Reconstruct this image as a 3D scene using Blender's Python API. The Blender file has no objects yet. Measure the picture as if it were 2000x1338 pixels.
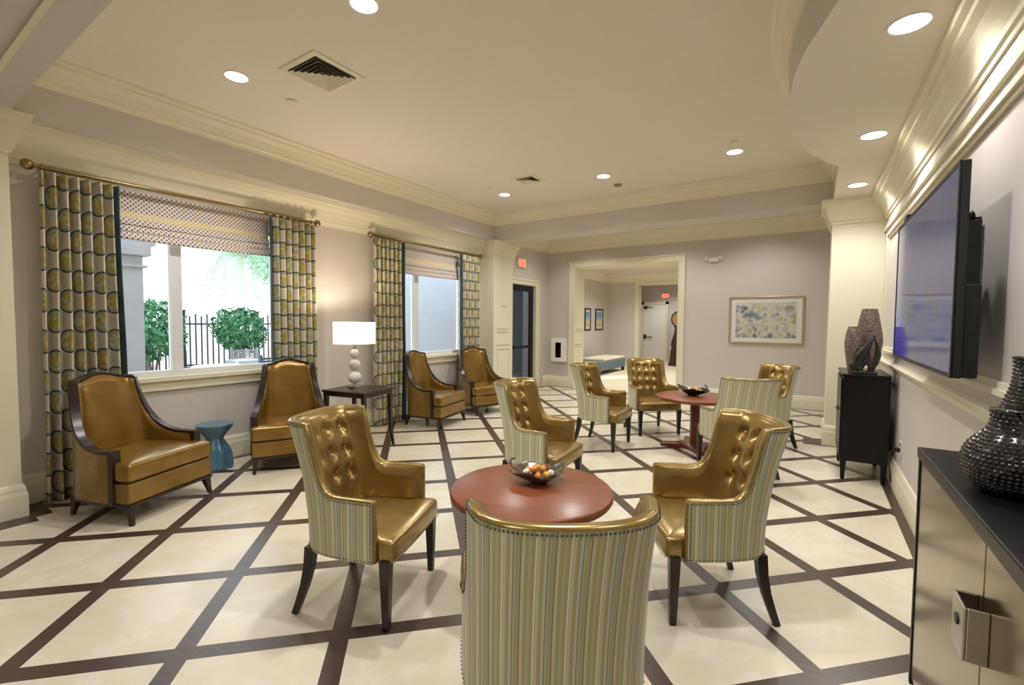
import bpy, bmesh, math, random
from mathutils import Vector, Matrix
random.seed(7)
S = bpy.context.scene
COL = S.collection
PI = math.pi
sin, cos, sqrt = math.sin, math.cos, math.sqrt

# ------------------------------------------------------------------ materials
def lin(c):
    c = c/255.0
    return c/12.92 if c <= 0.04045 else ((c+0.055)/1.055)**2.4
def rgb(r, g, b): return (lin(r), lin(g), lin(b), 1.0)

class NT:
    def __init__(s, name):
        s.m = bpy.data.materials.new(name); s.m.use_nodes = True
        s.t = s.m.node_tree; s.b = s.t.nodes['Principled BSDF']; s.out = s.t.nodes['Material Output']
    def n(s, typ, **kw):
        nd = s.t.nodes.new(typ)
        for k, v in kw.items(): setattr(nd, k, v)
        return nd
    def l(s, a, b): s.t.links.new(a, b)
    def val(s, sock, v):
        if hasattr(v, 'is_linked') or hasattr(v, 'links'): s.l(v, sock)
        else: sock.default_value = v
    def math(s, op, a, b=0.0, c=0.0, clamp=False):
        nd = s.n('ShaderNodeMath', operation=op); nd.use_clamp = clamp
        s.val(nd.inputs[0], a); s.val(nd.inputs[1], b)
        if op in ('MULTIPLY_ADD', 'COMPARE', 'WRAP', 'PINGPONG', 'SMOOTH_MIN'): s.val(nd.inputs[2], c)
        return nd.outputs[0]
    def mix(s, f, a, b):
        nd = s.n('ShaderNodeMix', data_type='RGBA')
        s.val(nd.inputs[0], f); s.val(nd.inputs[6], a); s.val(nd.inputs[7], b)
        return nd.outputs[2]
    def obj(s):
        tc = s.n('ShaderNodeTexCoord'); return tc.outputs['Object']
    def uv(s):
        tc = s.n('ShaderNodeTexCoord'); return tc.outputs['UV']
    def noise(s, vec, scale, detail=3, rough=.5):
        nd = s.n('ShaderNodeTexNoise'); nd.inputs['Scale'].default_value = scale
        nd.inputs['Detail'].default_value = detail; nd.inputs['Roughness'].default_value = rough
        if vec is not None: s.l(vec, nd.inputs['Vector'])
        return nd.outputs['Fac']
    def ramp(s, f, pts, interp='LINEAR'):
        nd = s.n('ShaderNodeValToRGB'); cr = nd.color_ramp; cr.interpolation = interp
        while len(cr.elements) < len(pts): cr.elements.new(0.5)
        for e, (p, c) in zip(cr.elements, pts): e.position = p; e.color = c
        s.val(nd.inputs[0], f); return nd.outputs[0]
    def bump(s, h, strength=.2, dist=.002):
        nd = s.n('ShaderNodeBump'); nd.inputs['Strength'].default_value = strength
        nd.inputs['Distance'].default_value = dist
        s.l(h, nd.inputs['Height']); s.l(nd.outputs[0], s.b.inputs['Normal'])
    def set(s, **kw):
        mp = dict(rough='Roughness', metal='Metallic', spec='Specular IOR Level', coat='Coat Weight',
                  coatr='Coat Roughness', trans='Transmission Weight', ior='IOR', sheen='Sheen Weight', alpha='Alpha')
        for k, v in kw.items():
            if k == 'color': s.val(s.b.inputs['Base Color'], v)
            elif k == 'emit': s.b.inputs['Emission Color'].default_value = v[0]; s.b.inputs['Emission Strength'].default_value = v[1]
            else: s.val(s.b.inputs[mp[k]], v)
        return s.m

def plain(name, c, rough=.5, var=.0, scale=8, **kw):
    t = NT(name)
    if var:
        f = t.noise(t.obj(), scale, 4)
        c2 = tuple(min(1, x*(1+var)) for x in c[:3])+(1,); c1 = tuple(x*(1-var) for x in c[:3])+(1,)
        col = t.ramp(f, [(.3, c1), (.7, c2)])
        t.set(color=col, rough=rough, **kw)
    else: t.set(color=c, rough=rough, **kw)
    return t.m

def wood(name, c1, c2, rough=.35, axis='X', scale=14, **kw):
    t = NT(name); mp = t.n('ShaderNodeMapping'); t.l(t.obj(), mp.inputs[0])
    sc = {'X': (.12, 1, 1), 'Y': (1, .12, 1), 'Z': (1, 1, .12)}[axis]
    mp.inputs['Scale'].default_value = sc
    f = t.noise(mp.outputs[0], scale, 6, .65)
    t.set(color=t.ramp(f, [(.32, c1), (.68, c2)]), rough=rough, **kw); return t.m

M = {}
M['wall'] = plain('wall_paint', rgb(204, 197, 190), .65, .015, 2)
M['trim'] = plain('trim_cream_paint', rgb(227, 221, 196), .48, .01, 3)
M['ceil'] = plain('ceiling_paint', rgb(228, 221, 208), .8, .01, 2)
M['white'] = plain('white_paint', rgb(235, 233, 225), .4)
M['winframe'] = plain('window_frame_paint', rgb(226, 228, 226), .4)
M['darkwood'] = wood('espresso_wood', rgb(34, 22, 18), rgb(52, 36, 28), .28, 'Z')
M['legwood'] = wood('chair_leg_wood', rgb(24, 18, 15), rgb(42, 32, 26), .3, 'Z')
M['black'] = wood('black_lacquer', rgb(9, 8, 8), rgb(15, 14, 14), .32, 'Z', spec=.3)
M['blackm'] = plain('black_metal', rgb(22, 22, 24), .4, metal=.3)
M['redwood'] = wood('cherry_wood', rgb(104, 54, 34), rgb(138, 78, 50), .3, 'X', 9, coat=.2, coatr=.2)
M['redwood_d'] = wood('cherry_wood_dark', rgb(84, 36, 24), rgb(112, 50, 32), .3, 'Z', 9)
M['brass'] = plain('antique_brass', rgb(150, 130, 92), .3, metal=1.0)
M['steel'] = plain('brushed_steel', rgb(190, 188, 180), .25, metal=1.0)
M['button'] = plain('gold_button', rgb(186, 148, 70), .28, metal=.7)
M['nail'] = plain('pewter_nailhead', rgb(96, 98, 98), .3, metal=.9)
M['glass'] = NT('window_glass').set(color=(1, 1, 1, 1), rough=0.0, trans=1.0, ior=1.01, spec=.25)
M['carpet'] = plain('cream_carpet', rgb(214, 205, 178), .9, .03, 60)
M['ceramic'] = plain('white_ceramic', rgb(214, 212, 206), .15, .02, 6, coat=.6)
M['blueceramic'] = plain('blue_glaze', rgb(70, 112, 136), .28, .12, 7, coat=.4, coatr=.1)
M['rubber'] = plain('dark_rubber', rgb(18, 18, 20), .6)
M['vent_dark'] = plain('vent_shadow', rgb(38, 36, 32), .8)
M['plastic'] = plain('off_white_plastic', rgb(222, 218, 206), .45)

def leather(name, c1, c2, rough=.3, metal=.55):
    t = NT(name); f = t.noise(t.obj(), 7, 4)
    f2 = t.noise(t.obj(), 160, 2)
    t.bump(f2, .12, .0008)
    return t.set(color=t.ramp(f, [(.3, c1), (.7, c2)]), rough=rough, metal=metal, coat=.35, coatr=.18)
M['gold'] = leather('gold_metallic_leather', rgb(138, 114, 60), rgb(160, 134, 76), .25, .65)
M['bronze_leather'] = leather('bronze_gold_leather', rgb(128, 98, 38), rgb(148, 114, 50), .25, .55)

# striped upholstery: u runs round the shell in metres
t = NT('striped_fabric'); sx = t.n('ShaderNodeSeparateXYZ'); t.l(t.uv(), sx.inputs[0])
u = t.math('MULTIPLY', sx.outputs[0], 1/.094); u = t.math('FRACT', u)
cr, oc, gy, ol, bl, wh = rgb(204, 202, 172), rgb(190, 174, 98), rgb(162, 168, 156), rgb(186, 186, 142), rgb(112, 122, 128), rgb(232, 230, 212)
seq = [wh, gy, oc, ol, gy, oc, cr, bl, oc, gy, ol, bl, cr, gy, oc, cr, ol]
wd = [.05, .07, .05, .07, .06, .05, .09, .035, .06, .07, .06, .03, .08, .07, .05, .08, .075]
pts, a = [], 0
for c, w in zip(seq, wd): pts.append((a, c)); a += w
col = t.ramp(u, pts, 'CONSTANT')
w = t.n('ShaderNodeTexNoise'); w.inputs['Scale'].default_value = 260; t.l(t.uv(), w.inputs['Vector'])
t.bump(w.outputs['Fac'], .2, .0006)
M['stripe'] = t.set(color=col, rough=.6, sheen=.2)

# curtain fabric: staggered columns of ringed medallions
t = NT('medallion_curtain_fabric'); sx = t.n('ShaderNodeSeparateXYZ'); t.l(t.uv(), sx.inputs[0])
PW, PH = .42, .34
def cell(ox, oy):
    x = t.math('SUBTRACT', t.math('FRACT', t.math('ADD', t.math('MULTIPLY', sx.outputs[0], 1/PW), ox)), .5)
    y = t.math('SUBTRACT', t.math('FRACT', t.math('ADD', t.math('MULTIPLY', sx.outputs[1], 1/PH), oy)), .5)
    x = t.math('MULTIPLY', x, PW); y = t.math('MULTIPLY', y, PH)
    ax = t.math('ABSOLUTE', x); ay = t.math('ABSOLUTE', y)
    r = t.math('SQRT', t.math('ADD', t.math('MULTIPLY', x, x), t.math('MULTIPLY', y, y)))
    return r
r = t.math('MINIMUM', cell(0, 0), cell(.5, .5))
ring = t.math('COMPARE', r, .094, .008)
inn = t.math('LESS_THAN', r, .072)
nz = t.n('ShaderNodeTexVoronoi'); nz.inputs['Scale'].default_value = 34; t.l(t.uv(), nz.inputs['Vector'])
blot = t.ramp(nz.outputs['Color'], [(.0, rgb(160, 154, 82)), (.35, rgb(180, 182, 164)), (.6, rgb(180, 158, 78)), (.8, rgb(146, 154, 130))], 'CONSTANT')
base = rgb(206, 197, 182)
col = t.mix(inn, base, blot)
col = t.mix(t.math('COMPARE', r, .077, .004), col, rgb(120, 128, 96))
col = t.mix(ring, col, rgb(52, 74, 82))
M['curtain'] = t.set(color=col, rough=.8)
M['teal'] = plain('teal_band_fabric', rgb(56, 78, 84), .75)

# roman shade fabric: small lattice of dots with a yellow band
t = NT('dotted_shade_fabric'); sx = t.n('ShaderNodeSeparateXYZ'); t.l(t.uv(), sx.inputs[0])
def dots(ox, oy, p):
    x = t.math('SUBTRACT', t.math('FRACT', t.math('ADD', t.math('MULTIPLY', sx.outputs[0], 1/p), ox)), .5)
    y = t.math('SUBTRACT', t.math('FRACT', t.math('ADD', t.math('MULTIPLY', sx.outputs[1], 1/p), oy)), .5)
    return t.math('SQRT', t.math('ADD', t.math('MULTIPLY', x, x), t.math('MULTIPLY', y, y)))
p = .042
d = t.math('MINIMUM', dots(0, 0, p), dots(.5, .5, p))
dm = t.math('LESS_THAN', d, .21)
band = t.math('COMPARE', sx.outputs[1], .26, .035)
dc = t.mix(band, rgb(92, 96, 118), rgb(196, 180, 44))
col = t.mix(dm, rgb(222, 208, 194), dc)
M['shade'] = t.set(color=col, rough=.8)

# floor: diagonal lattice of dark wood strips with cream marble between
t = NT('lattice_floor'); tc = t.obj(); sx = t.n('ShaderNodeSeparateXYZ'); t.l(tc, sx.inputs[0])
X, Y = sx.outputs[0], sx.outputs[1]
SP, HW, R2 = .7015, .045, 1/sqrt(2)
def lines(expr, off):
    v = t.math('MULTIPLY', t.math('SUBTRACT', expr, off), 1/SP)
    v = t.math('SUBTRACT', v, t.math('ROUND', v))
    return t.math('LESS_THAN', t.math('ABSOLUTE', v), HW/SP)
pa = t.math('MULTIPLY', t.math('ADD', X, Y), R2); pb = t.math('MULTIPLY', t.math('SUBTRACT', Y, X), R2)
m = t.math('MAXIMUM', lines(pa, -1.777), lines(pb, 2.321))
for (x0, x1, y0, y1) in [(.605, .75, -4, 7.2), (-5.5, -5.36, .8, 7.2), (-5.5, -5.36, 7.8, 9.9), (-5.5, .8, 9.76, 9.9),
                         (-.06, .19, 7.0, 7.42), (-5.16, -4.92, .62, .9), (.1, .7, 7.02, 7.12), (-5.5, -5.03, .84, 1.0), (-5.16, -5.03, .3, .9), (.19, .8, 7.02, 7.3)]:
    bx = t.math('COMPARE', X, (x0+x1)/2, (x1-x0)/2); by = t.math('COMPARE', Y, (y0+y1)/2, (y1-y0)/2)
    m = t.math('MAXIMUM', m, t.math('MULTIPLY', bx, by))
n1 = t.noise(tc, 1.7, 6, .6); n2 = t.noise(tc, 9, 5, .6)
marb = t.mix(t.math('MULTIPLY', n2, .35), t.ramp(n1, [(.3, rgb(206, 196, 172)), (.52, rgb(216, 207, 186)), (.56, rgb(222, 215, 198)), (.75, rgb(212, 203, 180))]), rgb(200, 190, 166))
mpn = t.n('ShaderNodeMapping'); mpn.inputs['Rotation'].default_value = (0, 0, PI/4); mpn.inputs['Scale'].default_value = (6, 60, 1); t.l(tc, mpn.inputs[0])
n3 = t.noise(mpn.outputs[0], 1, 3)
strip = t.ramp(n3, [(.3, rgb(58, 43, 35)), (.7, rgb(74, 56, 46))])
M['floor'] = t.set(color=t.mix(m, marb, strip), rough=t.math('MULTIPLY_ADD', m, .07, .24), spec=t.math('MULTIPLY_ADD', m, .4, .5))

# painting
t = NT('abstract_painting'); tc = t.obj(); n1 = t.noise(tc, 3.1, 6, .68); n2 = t.noise(tc, 7.3, 6, .72)
a1 = t.ramp(n1, [(.36, rgb(52, 64, 92)), (.44, rgb(128, 140, 150)), (.50, rgb(214, 212, 196)), (.56, rgb(200, 198, 160)), (.66, rgb(92, 102, 58))])
a2 = t.ramp(n2, [(.38, rgb(84, 94, 116)), (.5, rgb(216, 214, 202)), (.62, rgb(140, 148, 100))])
M['art'] = t.set(color=t.mix(t.math('MULTIPLY_ADD', t.noise(tc, 2.3, 3), 4, -1.6, clamp=True), a1, a2), rough=.5)
M['mat'] = plain('white_mat_board', rgb(222, 220, 212), .7)
M['champagne'] = plain('champagne_frame', rgb(196, 184, 150), .3, .06, 30, metal=.6)
t = NT('beach_print'); sx = t.n('ShaderNodeSeparateXYZ'); t.l(t.obj(), sx.inputs[0])
M['print'] = t.set(color=t.ramp(t.math('MULTIPLY_ADD', sx.outputs[2], 2.2, .5), [(.2, rgb(196, 176, 130)), (.42, rgb(214, 196, 150)), (.5, rgb(150, 180, 196)), (.8, rgb(110, 150, 196))]), rough=.4)

# tv screen: reflection painted as blue glow, deep blue dome low at far side
t = NT('tv_painted_reflection'); sx = t.n('ShaderNodeSeparateXYZ'); t.l(t.obj(), sx.inputs[0])
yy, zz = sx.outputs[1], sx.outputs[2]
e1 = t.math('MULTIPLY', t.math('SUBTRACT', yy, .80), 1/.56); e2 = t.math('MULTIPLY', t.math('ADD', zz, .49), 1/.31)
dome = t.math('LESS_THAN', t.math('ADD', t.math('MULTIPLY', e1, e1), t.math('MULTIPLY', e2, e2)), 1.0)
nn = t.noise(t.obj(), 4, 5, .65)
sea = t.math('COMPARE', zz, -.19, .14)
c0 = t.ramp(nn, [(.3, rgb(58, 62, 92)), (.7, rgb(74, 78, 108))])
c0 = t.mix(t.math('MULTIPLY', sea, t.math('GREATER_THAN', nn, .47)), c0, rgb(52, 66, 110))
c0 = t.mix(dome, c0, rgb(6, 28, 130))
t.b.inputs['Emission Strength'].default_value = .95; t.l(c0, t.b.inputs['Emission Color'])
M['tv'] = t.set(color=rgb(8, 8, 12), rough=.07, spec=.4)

M['bronze_door'] = wood('bronze_metal_door', rgb(124, 106, 74), rgb(140, 122, 88), .17, 'Z', 5, metal=.8)
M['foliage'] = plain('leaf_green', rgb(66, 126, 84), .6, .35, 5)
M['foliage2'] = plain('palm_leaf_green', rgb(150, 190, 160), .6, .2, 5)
M['bark'] = plain('bark', rgb(120, 108, 100), .8, .2, 20)
M['iron'] = plain('fence_iron', rgb(40, 46, 66), .5)
M['patio'] = plain('patio_paving', rgb(205, 200, 190), .8, .05, 3)
M['stucco'] = plain('pale_stucco', rgb(176, 180, 186), .9, .03, 5)
M['stuccoblue'] = plain('pale_blue_stucco', rgb(216, 229, 244), .9, .03, 3)
M['wicker'] = plain('dark_wicker', rgb(70, 72, 92), .7, .3, 60)
M['wicker_l'] = plain('grey_wicker', rgb(150, 152, 160), .7, .2, 60)
M['bulb'] = NT('downlight_lens').set(color=(1, 1, 1, 1), emit=((1, .93, .8, 1), 22))
t = NT('lamp_shade_fabric')
M['lampshade'] = t.set(color=rgb(240, 232, 210), rough=.8, emit=((1, .88, .68, 1), 1.5))
M['exit'] = NT('exit_sign_letters').set(color=rgb(255, 90, 70), emit=((1, .1, .05, 1), 2.4))
M['exitface'] = NT('exit_sign_face').set(color=rgb(250, 150, 130), rough=.4, emit=((1, .25, .18, 1), .6))
M['orange'] = plain('amber_stone', rgb(206, 116, 38), .25, .3, 40, coat=.5)
M['yellow'] = plain('gold_stone', rgb(196, 158, 50), .25, .3, 40, coat=.5)
M['cream'] = plain('cream_stone', rgb(226, 214, 196), .25, .1, 40, coat=.5)
M['brown'] = plain('brown_stone', rgb(70, 34, 26), .25, .3, 40, coat=.5)
M['bowlglass'] = plain('smoked_glass_metal', rgb(136, 130, 118), .12, .2, 20, metal=.8)
M['bluefab'] = plain('slate_blue_fabric', rgb(104, 118, 124), .8)
M['red'] = plain('extinguisher_red', rgb(180, 30, 24), .35)
M['hob'] = plain('black_glaze', rgb(22, 20, 22), .16, coat=.6)
M['smoke'] = plain('smoky_mosaic_glass', rgb(128, 114, 108), .2, .7, 70, metal=.35)
M['greenstone'] = plain('dark_green_stone', rgb(28, 34, 28), .25, .3, 14, coat=.3)
M['clockwood'] = wood('mahogany', rgb(54, 22, 16), rgb(78, 34, 24), .3, 'Z')
M['dial'] = plain('brass_dial', rgb(214, 176, 120), .4)
M['doorglass'] = NT('tinted_door_glass').set(color=(.26, .27, .31, 1), rough=.02, trans=1.0, ior=1.01)

# ------------------------------------------------------------------ mesh builder
class MB:
    def __init__(s): s.v, s.f, s.uv, s.mi = [], [], {}, {}
    def add(s, vs, fs, M4=None, uvs=None, mi=0):
        o = len(s.v)
        for i, p in enumerate(vs):
            p = Vector(p)
            if M4 is not None: p = M4 @ p
            s.v.append(p)
            if uvs: s.uv[o+i] = uvs[i]
        for f in fs:
            if mi: s.mi[len(s.f)] = mi
            s.f.append([o+i for i in f])
        return s
    def box(s, x0, x1, y0, y1, z0, z1, M4=None):
        vs = [(x0, y0, z0), (x1, y0, z0), (x1, y1, z0), (x0, y1, z0), (x0, y0, z1), (x1, y0, z1), (x1, y1, z1), (x0, y1, z1)]
        return s.add(vs, [(0, 3, 2, 1), (4, 5, 6, 7), (0, 1, 5, 4), (1, 2, 6, 5), (2, 3, 7, 6), (3, 0, 4, 7)], M4)
    def rings(s, rs, cap=True, closed=True, M4=None, uvs=None):
        n = len(rs[0]); vs = [p for r in rs for p in r]; fs = []
        for i in range(len(rs)-1):
            for j in range(n if closed else n-1):
                k = (j+1) % n
                fs.append((i*n+j, i*n+k, (i+1)*n+k, (i+1)*n+j))
        if cap: fs.append(tuple(range(n-1, -1, -1))); fs.append(tuple((len(rs)-1)*n+j for j in range(n)))
        return s.add(vs, fs, M4, uvs)
    def lathe(s, prof, n=32, M4=None, wob=None):
        rs = []
        for k, (r, z) in enumerate(prof):
            rs.append([((r*(wob(j/n*2*PI, z) if wob else 1))*cos(2*PI*j/n), (r*(wob(j/n*2*PI, z) if wob else 1))*sin(2*PI*j/n), z) for j in range(n)])
        return s.rings(rs, True, True, M4)
    def tube(s, path, r, n=8, M4=None, rad=None, square=False, up=(0, 0, 1)):
        path = [Vector(p) for p in path]; rs = []
        for i, p in enumerate(path):
            d = (path[min(i+1, len(path)-1)]-path[max(i-1, 0)]).normalized()
            a = d.cross(Vector(up))
            if a.length < 1e-3: a = d.cross(Vector((1, 0, 0)))
            a.normalize(); b = a.cross(d).normalized(); rr = rad[i] if rad else r
            if square: rs.append([p+a*rr*x+b*rr*y for x, y in ((-1, -1), (1, -1), (1, 1), (-1, 1))])
            else: rs.append([p+a*rr*cos(2*PI*j/n)+b*rr*sin(2*PI*j/n) for j in range(n)])
        return s.rings(rs, True, True, M4)
    def prism(s, pts, z0, z1, M4=None):
        return s.rings([[(x, y, z0) for x, y in pts], [(x, y, z1) for x, y in pts]], True, True, M4)
    def sphere(s, c, r, n=12, m=8, sc=(1, 1, 1)):
        rs = []
        for i in range(1, m):
            a = PI*i/m
            rs.append([(c[0]+r*sc[0]*sin(a)*cos(2*PI*j/n), c[1]+r*sc[1]*sin(a)*sin(2*PI*j/n), c[2]-r*sc[2]*cos(a)) for j in range(n)])
        vs = [p for q in rs for p in q]; fs = []
        for i in range(m-2):
            for j in range(n):
                k = (j+1) % n; fs.append((i*n+j, i*n+k, (i+1)*n+k, (i+1)*n+j))
        b = len(vs); vs += [(c[0], c[1], c[2]-r*sc[2]), (c[0], c[1], c[2]+r*sc[2])]
        for j in range(n):
            k = (j+1) % n; fs.append((b, k, j)); fs.append((b+1, (m-2)*n+j, (m-2)*n+k))
        return s.add(vs, fs)
    def sweep(s, prof, path, closed=False, inward=1):
        """profile [(d,z)] d = distance to the left of the path direction; mitred along an XY path"""
        P = [Vector((p[0], p[1])) for p in path]; n = len(P); rs = []
        for i in range(n):
            a = P[i-1] if (closed or i) else P[i]-(P[1]-P[0]); b = P[(i+1) % n] if (closed or i < n-1) else P[i]+(P[i]-P[i-1])
            d1 = (P[i]-a).normalized(); d2 = (b-P[i]).normalized()
            n1 = Vector((-d1.y, d1.x)); n2 = Vector((-d2.y, d2.x)); m = (n1+n2)
            if m.length < 1e-4: m = n1
            m.normalize(); k = 1/max(.35, m.dot(n1))
            rs.append([(P[i].x+m.x*d*k*inward, P[i].y+m.y*d*k*inward, z) for d, z in prof])
        if closed: rs.append(rs[0])
        return s.rings(rs, not closed, True)

def obj(name, mb, mat, parent=None, smooth=False, bevel=0, seg=2, kind=None, label=None, cat=None, group=None, loc=None, auto=None, subsurf=0):
    me = bpy.data.meshes.new(name)
    me.from_pydata([tuple(p) for p in mb.v], [], mb.f)
    if mb.uv:
        l = me.uv_layers.new(name='UVMap')
        for lp in me.loops: l.data[lp.index].uv = mb.uv.get(lp.vertex_index, (0, 0))
    mats = mat if isinstance(mat, (list, tuple)) else [mat]
    for m_ in mats: me.materials.append(m_)
    for fi, mi in mb.mi.items(): me.polygons[fi].material_index = mi
    bm = bmesh.new(); bm.from_mesh(me)
    bmesh.ops.recalc_face_normals(bm, faces=bm.faces); bm.to_mesh(me); bm.free()
    if smooth:
        for p in me.polygons: p.use_smooth = True
        if auto is not None:
            bm = bmesh.new(); bm.from_mesh(me)
            for e in bm.edges:
                if len(e.link_faces) == 2 and e.calc_face_angle(0) > math.radians(auto): e.smooth = False
            bm.to_mesh(me); bm.free()
    o = bpy.data.objects.new(name, me); COL.objects.link(o)
    if parent: o.parent = parent
    if loc: o.location = loc
    if bevel:
        md = o.modifiers.new('bevel', 'BEVEL'); md.width = bevel; md.segments = seg; md.limit_method = 'ANGLE'; md.angle_limit = math.radians(35)
    if subsurf:
        md = o.modifiers.new('sub', 'SUBSURF'); md.levels = subsurf; md.render_levels = subsurf
    if kind: o['kind'] = kind
    if label: o['label'] = label
    if cat: o['category'] = cat
    if group: o['group'] = group
    return o
def thing(name, label, cat, loc, deg=0, group=None):
    o = bpy.data.objects.new(name, None); COL.objects.link(o); o.empty_display_size = .1
    o.location = loc; o.rotation_euler = (0, 0, math.radians(deg)); o['label'] = label; o['category'] = cat
    if group: o['group'] = group
    return o
def kids(o): return [c for c in bpy.data.objects if c.parent == o]
def dup(root, loc, deg, label, group=None, scale=None):
    r = root.copy(); COL.objects.link(r); r.location = loc; r.rotation_euler = (0, 0, math.radians(deg)); r['label'] = label
    if group: r['group'] = group
    if scale: r.scale = scale
    for ch in kids(root):
        c = ch.copy(); COL.objects.link(c); c.parent = r
        for g in kids(ch):
            d = g.copy(); COL.objects.link(d); d.parent = c
    return r
def st(name, mb, mat, parent=None, **kw):
    return obj(name, mb, mat, parent, kind=None if parent else 'structure', **kw)

def rf(mb, ax, a0, a1, b0, b1, w, d0, d1):
    """mitred rectangular frame; ax 'x' lies in a YZ plane, ax 'y' in an XZ plane"""
    def P(q, d):
        c = [(a0+q, b0+q), (a1-q, b0+q), (a1-q, b1-q), (a0+q, b1-q)]
        return [(d, a, b) if ax == 'x' else (a, d, b) for a, b in c]
    return mb.rings([P(0, d0), P(0, d1), P(w, d1), P(w, d0), P(0, d0)], False, True)

# ------------------------------------------------------------------ room dimensions
WL, WR, YB, YF = -5.45, .70, 9.85, -3.2      # left, right, back, behind the camera
ZB, ZC = 3.10, 3.60                            # underside of beams, main ceiling
XB = -5.15                                     # face of the left beam / pilasters
TH = .16

st('floor', MB().box(WL-.3, WR+.3, YF-.2, YB, -.1, 0), M['floor'])
st('ceiling', MB().box(WL-.3, WR+.3, YF-.2, YB+.1, ZC, ZC+.1), M['ceil'])

# windows in the left wall
W = [(1.32, 3.14, .97, 2.62), (4.80, 6.66, .97, 2.62)]
DY0, DY1, DZ = 8.27, 9.36, 2.42
mb = MB(); x0, x1 = WL-TH, WL
mb.box(x0, x1, YF, W[0][0], 0, ZC); mb.box(x0, x1, W[0][1], W[1][0], 0, ZC); mb.box(x0, x1, W[1][1], DY0, 0, ZC); mb.box(x0, x1, DY1, YB, 0, ZC)
for a in W: mb.box(x0, x1, a[0], a[1], 0, a[2]); mb.box(x0, x1, a[0], a[1], a[3], ZC)
mb.box(x0, x1, DY0, DY1, DZ, ZC)
st('wall_left', mb, M['wall'])
# right wall, back wall (with the wide cased opening), wall behind camera
st('wall_right', MB().box(WR, WR+TH, YF, YB, 0, ZC), M['wall'])
OX0, OX1, OZ = -4.72, -2.33, 2.86
mb = MB(); mb.box(WL-TH, OX0, YB, YB+.5, 0, ZC); mb.box(OX1, WR+TH, YB, YB+.5, 0, ZC); mb.box(OX0, OX1, YB, YB+.5, OZ, ZC)
st('wall_back', mb, M['wall'])
st('wall_front', MB().box(WL-TH, WR+TH, YF-TH, YF, 0, ZC), M['wall'])

# beams round the ceiling tray
mb = MB(); mb.box(WL, XB, .85, 7.2, ZB, ZC); mb.box(WL, WR, 7.2, 7.66, ZB, ZC); mb.box(WL, WR, .35, .85, ZB, ZC)
st('trim_1', mb, M['wall'])
# curved soffit on the right
cur = [(.17, 2.50), (.155, 2.55), (.06, 2.74), (-.02, 2.96), (-.09, 3.17), (-.15, 3.46), (-.185, 3.8), (-.19, 4.05), (-.185, 4.3), (-.15, 4.64), (-.09, 4.93), (-.02, 5.14), (.06, 5.36), (.145, 5.54), (.17, 5.6)]
def smooth_pts(P, k=4):
    out = []
    for i in range(len(P)-1):
        p0 = P[max(i-1, 0)]; p1 = P[i]; p2 = P[i+1]; p3 = P[min(i+2, len(P)-1)]
        for j in range(k):
            t_ = j/k
            out.append(tuple(.5*((2*p1[d])+(-p0[d]+p2[d])*t_+(2*p0[d]-5*p1[d]+4*p2[d]-p3[d])*t_*t_+(-p0[d]+3*p1[d]-3*p2[d]+p3[d])*t_**3) for d in range(len(p1))))
    out.append(tuple(P[-1])); return out
curs = [cur[0]]+smooth_pts(cur[1:-1])+[cur[-1]]
outl = [(WR, .85), (WR, 7.2), (.17, 7.2)]+curs[::-1]+[(.17, .85)]
sf = MB().prism(outl, ZB, ZC)
for i_ in range(len(outl)): sf.mi[i_] = 1
st('trim_2', sf, [M['ceil'], M['wall']])
st('trim_18', MB().box(WL, WR, .66, .69, ZB-.014, ZB).box(WL, WR, .38, .42, ZB-.014, ZB), M['trim'])
# crown at the top of the tray
crownT = [(0, 3.375), (.014, 3.375), (.018, 3.40), (.03, 3.41), (.035, 3.44), (.06, 3.50), (.095, 3.54), (.10, 3.56), (.13, 3.575), (.135, 3.60), (0, 3.60)]
path = [(XB, .85), (.17, .85)]+curs+[(.17, 7.2), (XB, 7.2)]
st('trim_3', MB().sweep(crownT, path, True), M['trim'])
# crown on the window wall below the beam
crownW = [(0, 2.80), (.014, 2.80), (.02, 2.83), (.035, 2.845), (.04, 2.87), (.06, 2.92), (.10, 2.98), (.15, 3.02), (.16, 3.04), (.20, 3.055), (.21, 3.10), (0, 3.10)]
st('trim_4', MB().sweep(crownW, [(WL, 7.2), (WL, .85)], False, 1), M['trim'])
crownR = [(0, 2.80), (.012, 2.80), (.016, 2.825), (.03, 2.835), (.034, 2.865), (.055, 2.92), (.085, 2.98), (.12, 3.01), (.125, 3.035), (.155, 3.05), (.16, 3.10), (0, 3.10)]
st('trim_5', MB().sweep(crownR, [(WR, .85), (WR, 7.1)], False, 1), M['trim'])
# crown in the far bay and in the space behind the camera
crownB = [(d*.9, z+.42) for d, z in crownW[:-1]]+[(0, 3.52)]
crownB = [(0, 3.22), (.014, 3.22), (.02, 3.25), (.035, 3.265), (.06, 3.34), (.12, 3.44), (.17, 3.48), (.18, 3.53), (.22, 3.545), (.23, 3.60), (0, 3.60)]
st('trim_6', MB().sweep(crownB, [(WR, 7.66), (WR, YB), (WL, YB), (WL, 7.66)], False, 1), M['trim'])
st('trim_7', MB().sweep(crownB, [(WL, .35), (WL, YF), (WR, YF), (WR, .35)], False, 1), M['trim'])

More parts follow.
